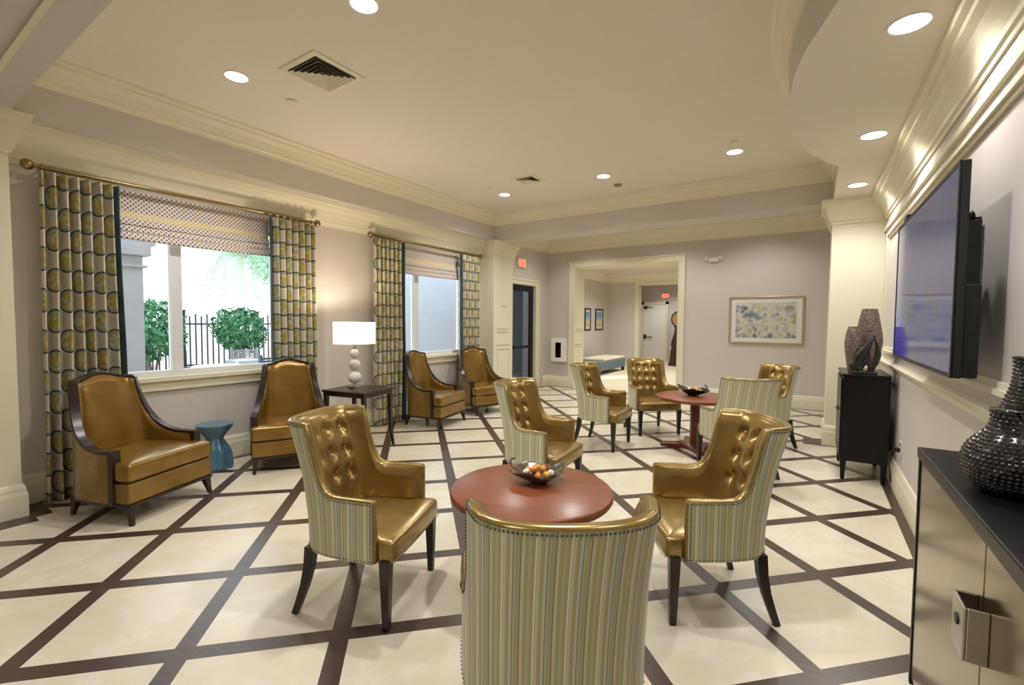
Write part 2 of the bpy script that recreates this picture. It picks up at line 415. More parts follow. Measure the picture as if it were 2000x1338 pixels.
# pilasters (box + crown capital + plinth)
def pilaster(name, x0, x1, y0, y1, sides, panel=None):
    o = st(name, MB().box(x0, x1, y0, y1, 0, ZB), M['trim'])
    cap = [(0, 2.80), (-.012, 2.80), (-.016, 2.83), (-.03, 2.84), (-.034, 2.87), (-.05, 2.93), (-.075, 2.99), (-.085, 3.03), (-.115, 3.05), (-.12, ZB), (0, ZB)]
    st('capital', MB().sweep(cap, sides), M['trim'], o)
    bs = [(0, 0), (-.03, 0), (-.03, .17), (-.022, .20), (-.022, .22), (-.012, .25), (0, .26)]
    st('plinth', MB().sweep(bs, sides), M['trim'], o)
    return o
p1 = pilaster('trim_8', WL, XB+.01, .35, .85, [(WL, .35), (XB+.01, .35), (XB+.01, .85), (WL, .85)])
p2 = pilaster('trim_9', WL, XB+.01, 7.18, 7.85, [(WL, 7.18), (XB+.01, 7.18), (XB+.01, 7.85), (WL, 7.85)])
p3 = pilaster('trim_10', .17, WR, 7.08, 7.66, [(WR, 7.08), (.17, 7.08), (.17, 7.66), (WR, 7.66)][::-1])
# chair-rail style mouldings on the far pilaster face that looks into the room
mb = MB()
for z in (1.02, 1.10, 1.36, 1.42): mb.box(XB+.005, XB+.026, 7.30, 7.74, z, z+.022)
st('rail', mb, M['trim'], p2)
mb = MB()
for z0, z1 in ((.34, .98),): 
    mb.box(XB+.005, XB+.02, 7.32, 7.34, z0, z1); mb.box(XB+.005, XB+.02, 7.70, 7.72, z0, z1)
st('panel_moulding', mb, M['trim'], p2)
mb = MB()
mb.box(.27, .30, 7.062, 7.082, .36, .98)
# baseboards
bbp = [(0, 0), (.028, 0), (.028, .17), (.02, .20), (.02, .215), (.01, .245), (0, .25)]
st('baseboard_left', MB().sweep(bbp, [(WL, 7.17), (WL, .86)]), M['trim'])
st('baseboard_right', MB().sweep(bbp, [(WR, YF), (WR, 7.05)]), M['trim'])
st('baseboard_back_right', MB().sweep(bbp, [(WR, YB), (OX1+.11, YB)]), M['trim'])
st('baseboard_back_left', MB().sweep(bbp, [(OX0-.11, YB), (WL, YB), (WL, DY1+.28)]), M['trim'])
# right wall: chair rail, upper panel frame
rail = [(0, 1.10), (.012, 1.10), (.018, 1.115), (.035, 1.13), (.038, 1.145), (.03, 1.15), (.022, 1.165), (0, 1.175)]
st('trim_11', MB().sweep(rail, [(WR, YF), (WR, 7.07)]), M['trim'])
mb = MB()
pr = [(0, 0), (.03, 0), (.034, .012), (.02, .03), (.026, .045), (.012, .06), (0, .065)]
def frame_rect(mb, y0, y1, z0, z1, w=.065, d=.034, X_=WR, sgn=-1):
    rf(mb, 'x', y0, y1, z0, z1, w, X_, X_+sgn*d*.5); rf(mb, 'x', y0+.012, y1-.012, z0+.012, z1-.012, .024, X_+sgn*d*.4, X_+sgn*d)
frame_rect(mb, .6, 6.68, 1.24, 2.58)
st('trim_12', mb, M['trim'])
mb = MB(); mb.box(WR-.022, WR, YF, 7.08, 2.66, 2.69); mb.box(WR-.014, WR, YF, 7.08, 2.69, 2.72)
st('trim_13', mb, M['trim'])

# wide cased opening in the back wall
mb = MB()
cw = .115
for x0, x1, z0, z1 in ((OX0-cw, OX0, 0, OZ), (OX1, OX1+cw, 0, OZ), (OX0-cw, OX1+cw, OZ, OZ+cw)):
    mb.box(x0, x1, YB-.022, YB, z0, z1)
for x0, x1, z0, z1 in ((OX0-cw, OX0-cw+.025, 0, OZ+cw-.025), (OX1+cw-.025, OX1+cw, 0, OZ+cw-.025), (OX0-cw, OX1+cw, OZ+cw-.025, OZ+cw)):
    mb.box(x0, x1, YB-.04, YB-.023, z0, z1)
mb.box(OX0+.001, OX0+.02, YB-.03, YB+.52, 0, OZ-.02); mb.box(OX1-.02, OX1-.001, YB-.03, YB+.52, 0, OZ-.02); mb.box(OX0+.001, OX1-.001, YB-.03, YB+.52, OZ-.02, OZ-.001)
tr = st('trim_14', mb, M['trim'])
mb = MB()
for z in (.30, .98, 1.04, 1.34, 1.40): mb.box(OX0+.02, OX0+.036, YB+.04, YB+.46, z, z+.02)
st('jamb_moulding', mb, M['trim'], tr)

# ------------------------------------------------------------------ windows
def window(name, y0, y1, z0, z1, mull):
    fr = MB(); xo, xi = WL-TH+.02, WL-.06
    fw = .055
    rf(fr, 'x', y0, y1, z0+.006, z1, fw, xo, xi)
    fr.box(xo+.005, xi+.004, mull-.05, mull+.05, z0+fw-.01, z1-fw+.01)
    o = st(name, fr, M['winframe'])
    si = MB(); si.box(WL-.1, WL+.06, y0-.12, y1+.12, z0-.035, z0+.005); si.box(WL, WL+.028, y0-.1, y1+.1, z0-.13, z0-.035)
    st('window_sill', si, M['trim'], o)
    for a, b in ((y0+fw, mull-.05), (mull+.05, y1-fw)):
        g = MB().box(WL-.10, WL-.094, a, b, z0+fw, z1-fw); st('pane', g, M['glass'], o)
    return o
window('window_1', *W[0], 2.065)
window('window_2', *W[1], 5.49)

# black glass door in the left wall and its white casing
d1 = st('door_1', MB().box(WL-.10, WL-.05, 8.30, 8.40, 0, 2.38).box(WL-.10, WL-.05, 9.15, 9.28, 0, 2.38)
        .box(WL-.099, WL-.051, 8.401, 9.149, 2.25, 2.38).box(WL-.099, WL-.051, 8.401, 9.149, 0, .24), M['blackm'])
st('door_glass', MB().box(WL-.08, WL-.072, 8.40, 9.15, .24, 2.25), M['doorglass'], d1)
st('push_bar', MB().box(WL-.05, WL-.005, 8.40, 9.16, .96, 1.02).box(WL-.05, WL-.0, 9.12, 9.2, .94, 1.04), M['blackm'], d1, bevel=.006)
st('closer', MB().box(WL-.05, WL-.01, 8.36, 8.62, 2.29, 2.35), M['blackm'], d1)
mb = MB(); mb.box(WL-.16, WL+.02, 9.29, 9.46, 0, DZ-.03); mb.box(WL-.16, WL+.02, 8.18, 9.46, DZ-.03, DZ+.1); mb.box(WL-.16, WL+.02, 8.18, 8.28, 0, DZ-.03)
mb.box(WL+.021, WL+.035, 9.42, 9.46, 0, DZ+.06); mb.box(WL+.021, WL+.035, 8.18, 9.46, DZ+.061, DZ+.1)
st('trim_15', mb, M['trim'])

# ------------------------------------------------------------------ rooms beyond the opening
fx0, fx1, fy0, fy1 = -6.3, -1.4, YB+.5, 16.0
st('floor_far', MB().box(-8.2, fx1+1, YB, 19.6, -.1, .0), M['carpet'])
st('ceiling_far', MB().box(-8.2, fx1+1, YB+.5, 19.6, 3.30, 3.4), M['ceil'])
st('wall_far_left', MB().box(fx0-.15, fx0, fy0, fy1, 0, 3.3), M['wall'])
st('wall_far_right', MB().box(fx1, fx1+.15, fy0, 19.5, 0, 3.3), M['wall'])
o2x0, o2x1, o2z = -5.17, -2.6, 2.90
mb = MB(); mb.box(fx0-.15, o2x0, fy1, fy1+.3, 0, 3.3); mb.box(o2x1, fx1, fy1, fy1+.3, 0, 3.3); mb.box(o2x0, o2x1, fy1, fy1+.3, o2z, 3.3)
st('wall_far_back', mb, M['wall'])
mb = MB()
for x0, x1, z0, z1 in ((o2x0-.11, o2x0, 0, o2z), (o2x1, o2x1+.11, 0, o2z), (o2x0-.11, o2x1+.11, o2z, o2z+.11)): mb.box(x0, x1, fy1-.03, fy1, z0, z1)
mb.box(o2x0, o2x0+.02, fy1, fy1+.3, 0, o2z-.021); mb.box(o2x0, o2x1, fy1, fy1+.3, o2z-.02, o2z)
st('trim_16', mb, M['trim'])
crownF = [(0, 3.0), (.02, 3.0), (.04, 3.05), (.08, 3.14), (.15, 3.22), (.17, 3.3), (0, 3.3)]
st('trim_17', MB().sweep(crownF, [(fx1, fy0), (fx1, fy1), (fx0, fy1), (fx0, fy0)]), M['trim'])
st('baseboard_far', MB().sweep([(0, 0), (.02, 0), (.02, .16), (0, .18)], [(o2x0-.11, fy1), (fx0, fy1), (fx0, fy0)]), M['trim'])
st('wall_end', MB().box(-8.2, fx1, 19.4, 19.5, 0, 3.3), M['wall'])
st('wall_end_left', MB().box(-6.05, -5.95, fy1+.3, 19.4, 0, 3.3), M['wall'])

# far white door standing with a lever handle, in the end wall area
dY = 18.9
st('wall_end_lobby', MB().box(-5.95, fx1, dY+.06, dY+.16, 0, 3.3), M['wall'])
d2 = st('door_2', MB().box(-5.86, -4.98, dY, dY+.05, 0, 2.32), M['white'], bevel=.01)
st('door_casing', MB().box(-5.95, -5.86, dY-.02, dY+.06, 0, 2.42).box(-4.98, -4.88, dY-.02, dY+.06, 0, 2.42).box(-5.95, -4.88, dY-.02, dY+.06, 2.32, 2.42), M['trim'], d2)
st('door_handle', MB().box(-5.84, -5.76, dY-.05, dY, .90, 1.08).box(-5.8, -5.50, dY-.07, dY-.04, .96, .99), M['blackm'], d2)
st('closer', MB().box(-5.86, -5.72, dY-.06, dY, 2.14, 2.24).box(-5.72, -5.50, dY-.04, dY-.02, 2.19, 2.21), M['blackm'], d2)
st('door_glass', MB().box(-5.62, -5.54, dY-.012, dY, 1.2, 2.0), M['stuccoblue'], d2)

# ------------------------------------------------------------------ outside
st('ground', MB().box(-60, WL-.3, -30, 50, -.3, -.08), M['patio'])
o = obj('stucco_wall', MB().box(-8.0, -7.7, 6.9, 15, -.1, 5), M['stuccoblue'], label='plain pale blue stucco outside wall seen through the far window', cat='wall')
pil = thing('porch_column', 'square pale grey porch column outside the near window', 'column', (-7.65, 1.95, -.08))
obj('shaft', MB().box(-.35, .35, -.45, .42, 0, 2.45), M['stucco'], pil, bevel=.01)
obj('column_capital', MB().box(-.42, .42, -.5, .49, 2.45, 2.6).box(-.39, .39, -.48, .46, 2.3, 2.33), M['stucco'], pil, bevel=.01)
obj('porch_beam', MB().box(-.36, .36, -3.2, .56, 2.6, 3.1), M['stucco'], pil)

# iron fence
fe = thing('iron_fence', 'tall dark iron picket fence beyond the patio shrubs', 'fence', (-13.4, 4.2, -.08))
pk = MB()
for i in range(62):
    y = -1.6+i*.135
    pk.box(-.012, .012, y-.014, y+.014, .05, 1.72 + (.06 if i % 2 else 0))
obj('pickets', pk, M['iron'], fe)
obj('rail', MB().box(-.02, .02, -1.7, 6.6, 1.5, 1.54), M['iron'], fe); obj('rail', MB().box(-.02, .02, -1.7, 6.6, .15, .19), M['iron'], fe)
for y in (-.9, .95, 2.8, 4.65): obj('fence_post', MB().box(-.04, .04, y-.04, y+.04, 0, 1.85).box(-.055, .055, y-.055, y+.055, 1.85, 1.88), M['iron'], fe)

def leaf_ball(mb, c, r, n, size, squash=1.0, seed=1):
    R = random.Random(seed)
    for _ in range(n):
        d = Vector((R.gauss(0, 1), R.gauss(0, 1), R.gauss(0, 1))).normalized()
        rr = r*(.62+.42*R.random()**.5)*(1+.12*sin(5*d.x+3*d.z+seed))
        p = Vector(c)+Vector((d.x*rr, d.y*rr, d.z*rr*squash))
        a = Vector((R.gauss(0, 1), R.gauss(0, 1), R.gauss(0, 1))).normalized(); b = a.cross(d+Vector((.01, .3, .2))).normalized()
        s_ = size*(.6+.8*R.random())
        mb.add([p-a*s_, p+b*s_*.45, p+a*s_, p-b*s_*.45], [(0, 1, 2, 3)])
def shrub(label, x, y, zc, r, seed):
    t_ = thing('standard_tree', label, 'shrub', (x, y, -.08))
    mb = MB(); leaf_ball(mb, (0, 0, zc), r, 1500, .07, .95, seed); obj('foliage', mb, M['foliage'], t_)
    tk = MB()
    for k in range(3):
        a = k*2.1+seed
        tk.tube([(0.05*cos(a), .05*sin(a), 0), (.07*cos(a), .07*sin(a), zc*.4), (.16*cos(a+.3), .16*sin(a+.3), zc*.8)], .025, 6)
    obj('trunk', tk, M['bark'], t_)
shrub('round-headed green patio tree just right of the grey porch column', -11.4, 3.80, 1.42, .62, 3)
shrub('round-headed green patio tree behind the outdoor table, away from the porch column', -12.4, 6.05, 1.38, .60, 8)
gm = MB(); 
for k in range(9): leaf_ball(gm, (-12.98+.1*(k % 2), 3.6+k*.42, .05), .28, 150, .06, .8, k+20)
obj('ground_cover', gm, M['foliage'], kind='stuff', label='low green planting along the foot of the iron fence', cat='plants')

pt = thing('palm_tree', 'pale palm tree with drooping fronds behind the fence', 'palm tree', (-19.0, 9.1, -.08))
obj('trunk', MB().tube([(0, 0, 0), (.1, .1, 2), (.05, .2, 4.2)], .16, 10), M['mat'], pt)
fm = MB(); R = random.Random(5)
for k in range(20):
    a = k*2.4; L_ = 2.0+.5*R.random(); up = .3+.8*R.random(); pts_ = []
    for j in range(9):
        q = j/8; pts_.append(Vector((.05+cos(a)*L_*q*(1-.15*q), .2+sin(a)*L_*q*(1-.15*q), 4.2+up*q*1.6-2.0*q*q*q*1.1-1.2*q*q)))
    for j in range(8):
        d = (pts_[j+1]-pts_[j]).normalized(); sd = d.cross(Vector((0, 0, 1))).normalized()
        for m_ in range(3):
            p0 = pts_[j].lerp(pts_[j+1], m_/3); w_ = .42*(1-.5*abs(j/8-.4))
            for s_ in (-1, 1): fm.add([p0, p0+d*.05, p0+sd*s_*w_+d*.22-Vector((0, 0, .22))], [(0, 1, 2)])
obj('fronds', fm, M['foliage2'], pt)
tt = thing('broadleaf_tree', 'washed-out broadleaf tree behind the palm', 'tree', (-24.0, 14.4, -.08))
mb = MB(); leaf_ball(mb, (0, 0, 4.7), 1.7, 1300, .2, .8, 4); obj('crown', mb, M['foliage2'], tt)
obj('trunk', MB().tube([(0, 0, 0), (0, .1, 4)], .2, 8), M['bark'], tt)

# patio furniture
def patio_chair(label, x, y, deg, mat, group=None):
    t_ = thing('patio_chair', label, 'chair', (x, y, -.08), deg, group)
    obj('seat', MB().box(-.26, .26, -.27, .27, .36, .44), mat, t_, bevel=.02)
    bk = MB()
    for k in range(8): bk.box(-.30-.01*k, -.26-.01*k, -.27, .27, .46+k*.058, .50+k*.058)
    bk.box(-.38, -.25, -.29, -.25, .40, .96); bk.box(-.38, -.25, .25, .29, .40, .96)
    obj('backrest', bk, mat, t_, bevel=.006)
    for s_ in (-1, 1):
        obj('armrest', MB().tube([(-.3, .28*s_, .64), (.24, .28*s_, .64), (.25, .28*s_, .42)], .022, 6), mat, t_)
        for x_ in (-.24, .24): obj('leg', MB().tube([(x_, .25*s_, 0), (x_, .25*s_, .40)], .02, 6), mat, t_)
    return t_
patio_chair('dark wicker patio chair right beside the window mullion, left of the patio table', -10.95, 4.42, 50, M['wicker'])
patio_chair('striped wicker patio chair on the far side of the patio table', -11.2, 5.50, -35, M['wicker_l'])
patio_chair('blue-grey wicker patio chair at the right edge of the near window view', -9.15, 5.02, 170, M['wicker'])
patio_chair('slatted patio chair at the foot of the porch column', -6.65, 1.72, -120, M['wicker_l'])
patio_chair('dark patio chair standing outside the far window', -6.9, 6.5, 200, M['wicker'])
tb = thing('patio_table', 'white round patio table between the wicker chairs', 'table', (-9.95, 4.40, -.08))
obj('tabletop', MB().lathe([(.42, .68), (.44, .69), (.44, .71), (.42, .72)], 28), M['white'], tb, smooth=True, auto=40)
obj('pedestal', MB().lathe([(.25, 0), (.25, .02), (.05, .06), (.04, .68)], 16), M['steel'], tb)
obj('planter_box', MB().box(-10.72, -10.2, 4.95, 5.42, -.08, .66).box(-10.76, -10.16, 4.91, 5.46, .60, .68), M['stucco'], bevel=.01, label='low pale box planter on the patio behind the white table', cat='planter')
obj('folded_umbrella', MB().tube([(-8.3, 3.05, .0), (-8.3, 3.05, .5)], .2, 10, rad=[.32, .08]), M['stuccoblue'], label='pale cover over a low object near the porch column', cat='cover')

# ------------------------------------------------------------------ curtains, rods, shades
def curtain(label, y0, y1, pleats, edge, phase=0.0, flare=0.0, group='patterned curtains'):
    root = thing('curtain', label, 'curtain', (WL+.13, (y0+y1)/2, 0), 0, group)
    yc = (y0+y1)/2; n = pleats*14; rows = 26; z1, z0 = 2.755, .015
    def P(i, k):
        q = i/n; z = z0+(z1-z0)*k/rows; f = 1-k/rows
        A = .056+.008*f+.006*sin(i*.37+phase)
        off = flare*f*f
        x = A*sin(2*PI*pleats*q+phase+.5*sin(3*z+q*9)*f*.5)
        y = (y0-yc)+(y1-y0)*q + .012*sin(2.2*z+q*11+phase)*f + (q-.5)*off
        return (x, y, z)
    # arc length for uv
    s_ = [0]
    for i in range(n):
        a, b = Vector(P(i, rows)), Vector(P(i+1, rows)); s_.append(s_[-1]+(b-a).length)
    eb = 5
    lo, hi = (0, n-eb) if edge > 0 else (eb, n)
    def grid(a, b, uvm):
        vs, uv, fs = [], [], []; w_ = b-a+1
        for k in range(rows+1):
            for i in range(a, b+1): vs.append(P(i, k)); uv.append(((i/n*pleats+(phase-PI/2+.85)/(2*PI))*.21, P(i, k)[2]))
        for k in range(rows):
            for i in range(w_-1): fs.append((k*w_+i, k*w_+i+1, (k+1)*w_+i+1, (k+1)*w_+i))
        return MB().add(vs, fs, None, uv)
    for nm, a, b, mt in (('drape', lo, hi, M['curtain']), ('edge_band', hi if edge > 0 else 0, n if edge > 0 else lo, M['teal'])):
        o_ = obj(nm, grid(a, b, 0), mt, root, smooth=True)
        md = o_.modifiers.new('s', 'SOLIDIFY'); md.thickness = .004
    return root
curtain('patterned curtain at the near pilaster, widest, behind the nearest wing chair', 1.04, 1.56, 7, 1, .4, .08)
curtain('patterned curtain on the far side of the near window, above the second wing chair', 2.93, 3.50, 7, -1, 1.2)
curtain('patterned curtain behind the lamp table, on the near side of the far window', 4.46, 5.02, 7, 1, 2.1)
curtain('patterned curtain at the far end of the window wall, next to the pilaster', 6.38, 6.95, 7, -1, .2)
def rod(label, y0, y1):
    L = y1-y0
    t_ = thing('curtain_rod', label, 'curtain rod', (WL+.13, y0, 2.79), 0)
    obj('pole', MB().tube([(0, .06, 0), (0, L-.06, 0)], .017, 12), M['brass'], t_, smooth=True, auto=40)
    for y, s_ in ((0, 1), (L, -1)):
        obj('finial', MB().sphere((0, y, 0), .042, 16, 10).tube([(0, y+.035*s_, 0), (0, y+.08*s_, 0)], .012, 10).tube([(0, y+.075*s_, 0), (0, y+.09*s_, 0)], .024, 12), M['brass'], t_, smooth=True, auto=50)
    for y in (.11, L-.11):
        obj('bracket', MB().tube([(0, y, 0), (-.04, y, .0), (-.13, y, .0)], .008, 8).tube([(-.13, y, 0), (-.122, y, 0)], .028, 12), M['brass'], t_)
rod('long brass curtain rod with ball finials over the near window', .98, 3.56)
rod('brass curtain rod with ball finials over the far window', 4.40, 6.99)
def shade(label, y0, y1, zb):
    mb = MB(); prof = [(0.0, 2.76), (0.0, zb+.22), (.012, zb+.20), (.026, zb+.145), (.012, zb+.13), (.016, zb+.125), (.03, zb+.08), (.018, zb+.065), (.022, zb+.06), (.034, zb+.02), (.03, zb), (.012, zb+.005)]
    prof = smooth_pts([(a, b) for a, b in prof], 3)
    vs, uv, fs = [], [], []; ny = 12; v_ = 0
    for k, (x, z) in enumerate(prof):
        if k: v_ += sqrt((x-prof[k-1][0])**2+(z-prof[k-1][1])**2)
        for j in range(ny+1):
            y = y0+(y1-y0)*j/ny; sag = .01*sin(PI*j/ny)*(k/len(prof))
            vs.append((x, y-(y0+y1)/2, z-sag)); uv.append((y, v_+.03))
    for k in range(len(prof)-1):
        for j in range(ny): a = k*(ny+1)+j; fs.append((a, a+1, a+ny+2, a+ny+1))
    o_ = obj('roman_shade', mb.add(vs, fs, None, uv), M['shade'], smooth=True, label=label, cat='window shade', loc=(WL+.012, (y0+y1)/2, 0))
    md = o_.modifiers.new('s', 'SOLIDIFY'); md.thickness = .004
shade('dotted roman shade with a yellow band, half folded over the near window', 1.50, 2.99, 2.31)
shade('dotted roman shade with a yellow band, half folded over the far window', 4.93, 6.46, 2.31)

# ------------------------------------------------------------------ upholstered shells (dining chair and wing chair)
def resample(P, t_):
    # catmull-rom by index fraction
    n = len(P)-1; x = max(0, min(n-1e-6, t_*n)); i = int(x); f = x-i
    p0 = P[max(i-1, 0)]; p1 = P[i]; p2 = P[i+1]; p3 = P[min(i+2, n)]
    return tuple(.5*((2*p1[d])+(-p0[d]+p2[d])*f+(2*p0[d]-5*p1[d]+4*p2[d]-p3[d])*f*f+(-p0[d]+3*p1[d]-3*p2[d]+p3[d])*f**3) for d in range(2))

def make_shell(plan, td, ta, H, Harm, z0, zi, lean, taper, th, buttons=(), puff=.015, crest=None, rows_in=34, expn=2.0, nb=22, na=12, nf=7, rimb=.022, flare=0, sink=.0, dent=.02, dsig=.026):
    """half plan from back centre (y=0) to arm front; td = fraction where the top edge starts to fall, ta where it reaches the arm."""
    cols = []
    for i in range(nb+1): cols.append((td*i/nb, None))
    for i in range(1, na+1):
        th_ = PI/2*i/na; cols.append((td+(ta-td)*(1-max(0, cos(th_))**(2/expn)), 1-sin(th_)**(2/expn)))
    for i in range(1, nf+1): cols.append((ta+(1-ta)*i/nf, 0.0))
    half = []
    for t_, yv in cols:
        h = H+(crest(t_/td) if (crest and yv is None) else 0) if yv is None else Harm+(H+(crest(1) if crest else 0)-Harm)*yv
        half.append((t_, h))
    full = [(-t_, h) for t_, h in half[::-1]][:-1]+half
    def planpt(t_, z):
        x, y = resample(plan, abs(t_))
        q = max(0, (z-z0)/(H-z0))
        wb = max(0, min(1, (ta-abs(t_))/(ta-td*.8)))**.8
        x -= lean*q*q*wb if lean >= 0 else 0
        y *= 1-taper*q*wb
        y += flare*q*(1-wb)
        return Vector((x, y if t_ >= 0 else -y, z))
    def normal(t_, z):
        e = .004; a = planpt(min(1, max(-1, t_-e)), z); b = planpt(min(1, max(-1, t_+e)), z)
        d = (b-a); d.z = 0
        if d.length < 1e-9: return Vector((-1, 0, 0))
        d.normalize(); nrm = Vector((-d.y, d.x, 0))   # outward for path running from -y round the back to +y
        c = planpt(t_, z)
        if nrm.dot(Vector((c.x-.05, c.y, 0))) < 0: nrm = -nrm
        return nrm
    n = len(full)
    # arc length at mid height
    s_ = [0]
    for i in range(n-1): s_.append(s_[-1]+(planpt(full[i+1][0], .6)-planpt(full[i][0], .6)).length)
    mid = s_[-1]/2; s_ = [a-mid for a in s_]
    outer, uvo, inner = [], [], []
    ro = 14
    for k in range(ro+1):
        for i, (t_, h) in enumerate(full):
            z = z0+(h-z0)*k/ro; outer.append(planpt(t_, z)); uvo.append((s_[i], z))
    for k in range(rows_in+1):
        for i, (t_, h) in enumerate(full):
            z = zi+(h-zi)*k/rows_in
            p = planpt(t_, z)-normal(t_, z)*th
            edge = min(1, (1-abs(t_))/.12); vtop = min(1, (h-z)/.06); 
            b = puff*edge*sqrt(max(0, vtop))
            for (sb, zb) in buttons:
                d2 = (s_[i]-sb)**2+(z-zb)**2
                b -= dent*math.exp(-d2/(2*dsig**2))
            p -= normal(t_, z)*b
            inner.append(p)
    def grid(vs, rows, uv=None):
        mb = MB(); fs = []
        for k in range(rows):
            for i in range(n-1): a = k*n+i; fs.append((a, a+1, a+n+1, a+n))
        return mb.add(vs, fs, None, uv)
    # rim
    rim = []; nr = 7
    for i, (t_, h) in enumerate(full):
        po = outer[ro*n+i]; pi_ = inner[rows_in*n+i]
        a = outer[ro*n+max(0, i-1)]; b = outer[ro*n+min(n-1, i+1)]
        tg = (b-a).normalized(); nn_ = normal(t_, h); up = nn_.cross(tg)
        if up.z < 0: up = -up
        up.normalize()
        rim.append([po.lerp(pi_, .5)+(po-pi_)*.5*cos(PI*j/nr)+up*rimb*sin(PI*j/nr) for j in range(nr+1)])
    return dict(outer=grid(outer, ro, uvo), inner=grid(inner, rows_in), rim=rim, n=n, O=outer, I=inner, ro=ro, ri=rows_in, full=full, s=s_, planpt=planpt, normal=normal)

def rim_mesh(sh, mb=None):
    mb = mb or MB(); rim = sh['rim']; w_ = len(rim[0]); vs = [p for r_ in rim for p in r_]; fs = []
    for i in range(len(rim)-1):
        for j in range(w_-1): a = i*w_+j; fs.append((a, a+1, a+w_+1, a+w_))
    return mb.add(vs, fs)
def caps_mesh(sh, bulge=.012, mb=None, fwd=0.0):
    """front faces of the two arms, from the base up to the arm top"""
    mb = mb or MB(); n = sh['n']
    for e in (0, n-1):
        L_ = []
        rim = sh['rim'][e]
        for k in range(sh['ro']+1):
            o_ = sh['O'][k*n+e]; i_ = sh['I'][min(sh['ri'], k*sh['ri']//sh['ro'])*n+e]
            i2 = Vector((i_.x, i_.y, o_.z)); 
            L_.append([o_, o_.lerp(i2, .25)+Vector((bulge*.8, 0, 0)), o_.lerp(i2, .5)+Vector((bulge, 0, 0)), o_.lerp(i2, .75)+Vector((bulge*.8, 0, 0)), i2])
        vs = [p for r_ in L_ for p in r_]; fs = []
        for k in range(len(L_)-1):
            for j in range(4): a = k*5+j; fs.append((a, a+1, a+6, a+5))
        b = len(vs); vs += rim; top = (len(L_)-1)*5
        fs.append(tuple([top+4, top+3, top+2, top+1, top]+[b+j for j in range(len(rim))]))
        mb.add(vs, fs)
    return mb

def cushion(outline, zb, zt, r=.03, crown=.02, c=(0, 0)):
    rs = []
    def sc(f, z): return [(c[0]+(x-c[0])*f, c[1]+(y-c[1])*f, z) for x, y in outline]
    rs.append(sc(.96, zb)); rs.append(sc(.995, zb+r*.4)); rs.append(sc(1, zb+r)); rs.append(sc(1, zt-r)); rs.append(sc(.99, zt-r*.4)); rs.append(sc(.965, zt-r*.05)); rs.append(sc(.92, zt+crown*.2)); rs.append(sc(.75, zt+crown*.6)); rs.append(sc(.45, zt+crown*.9)); rs.append(sc(.1, zt+crown))
    return MB().rings(rs, True, True)
def round_poly(P, r, k=5):
    out = []; n = len(P)
    for i in range(n):
        p = Vector(P[i]); a = Vector(P[i-1]); b = Vector(P[(i+1) % n])
        rr = min(r, (a-p).length*.45, (b-p).length*.45)
        p1 = p+(a-p).normalized()*rr; p2 = p+(b-p).normalized()*rr
        for j in range(k+1):
            t_ = j/k; out.append(tuple(((1-t_)**2)*p1+2*t_*(1-t_)*p+t_*t_*p2))
    return out
def dense(P, d=.04):
    out = []; n = len(P)
    for i in range(n):
        a = Vector(P[i]); b = Vector(P[(i+1) % n]); m_ = max(1, int((b-a).length/d))
        for j in range(m_): out.append(tuple(a.lerp(b, j/m_)))
    return out

# --- tufted dining chair; local +x is the way the chair faces
DP = [(-.275, 0), (-.272, .065), (-.261, .13), (-.238, .192), (-.196, .245), (-.132, .283), (-.05, .305), (.04, .316), (.13, .321), (.205, .322)]
BTN = [(sb, zb) for zb in (.90, .765, .63) for sb in (-.20, -.067, .067, .20)]
DSH = make_shell(DP, .59, .76, 1.01, .65, .345, .40, .125, .0, .042, BTN, .024, None, rows_in=48, nb=28, na=16, rimb=.013, flare=.0, expn=3.5, dent=.034, dsig=.024)
def stud(mb, p, nrm, r=.0046):
    nrm = nrm.normalized(); a = nrm.cross(Vector((0, 0, 1)))
    if a.length < .1: a = nrm.cross(Vector((1, 0, 0)))
    a.normalize(); b = nrm.cross(a)
    vs = [p+a*r*cos(PI*j/3)+b*r*sin(PI*j/3) for j in range(6)]+[p+nrm*r*.6+a*r*.5*cos(PI*j/3)+b*r*.5*sin(PI*j/3) for j in range(6)]+[p+nrm*r*.85]
    fs = [(j, (j+1) % 6, 6+(j+1) % 6, 6+j) for j in range(6)]+[(6+j, 6+(j+1) % 6, 12) for j in range(6)]
    mb.add(vs, fs)
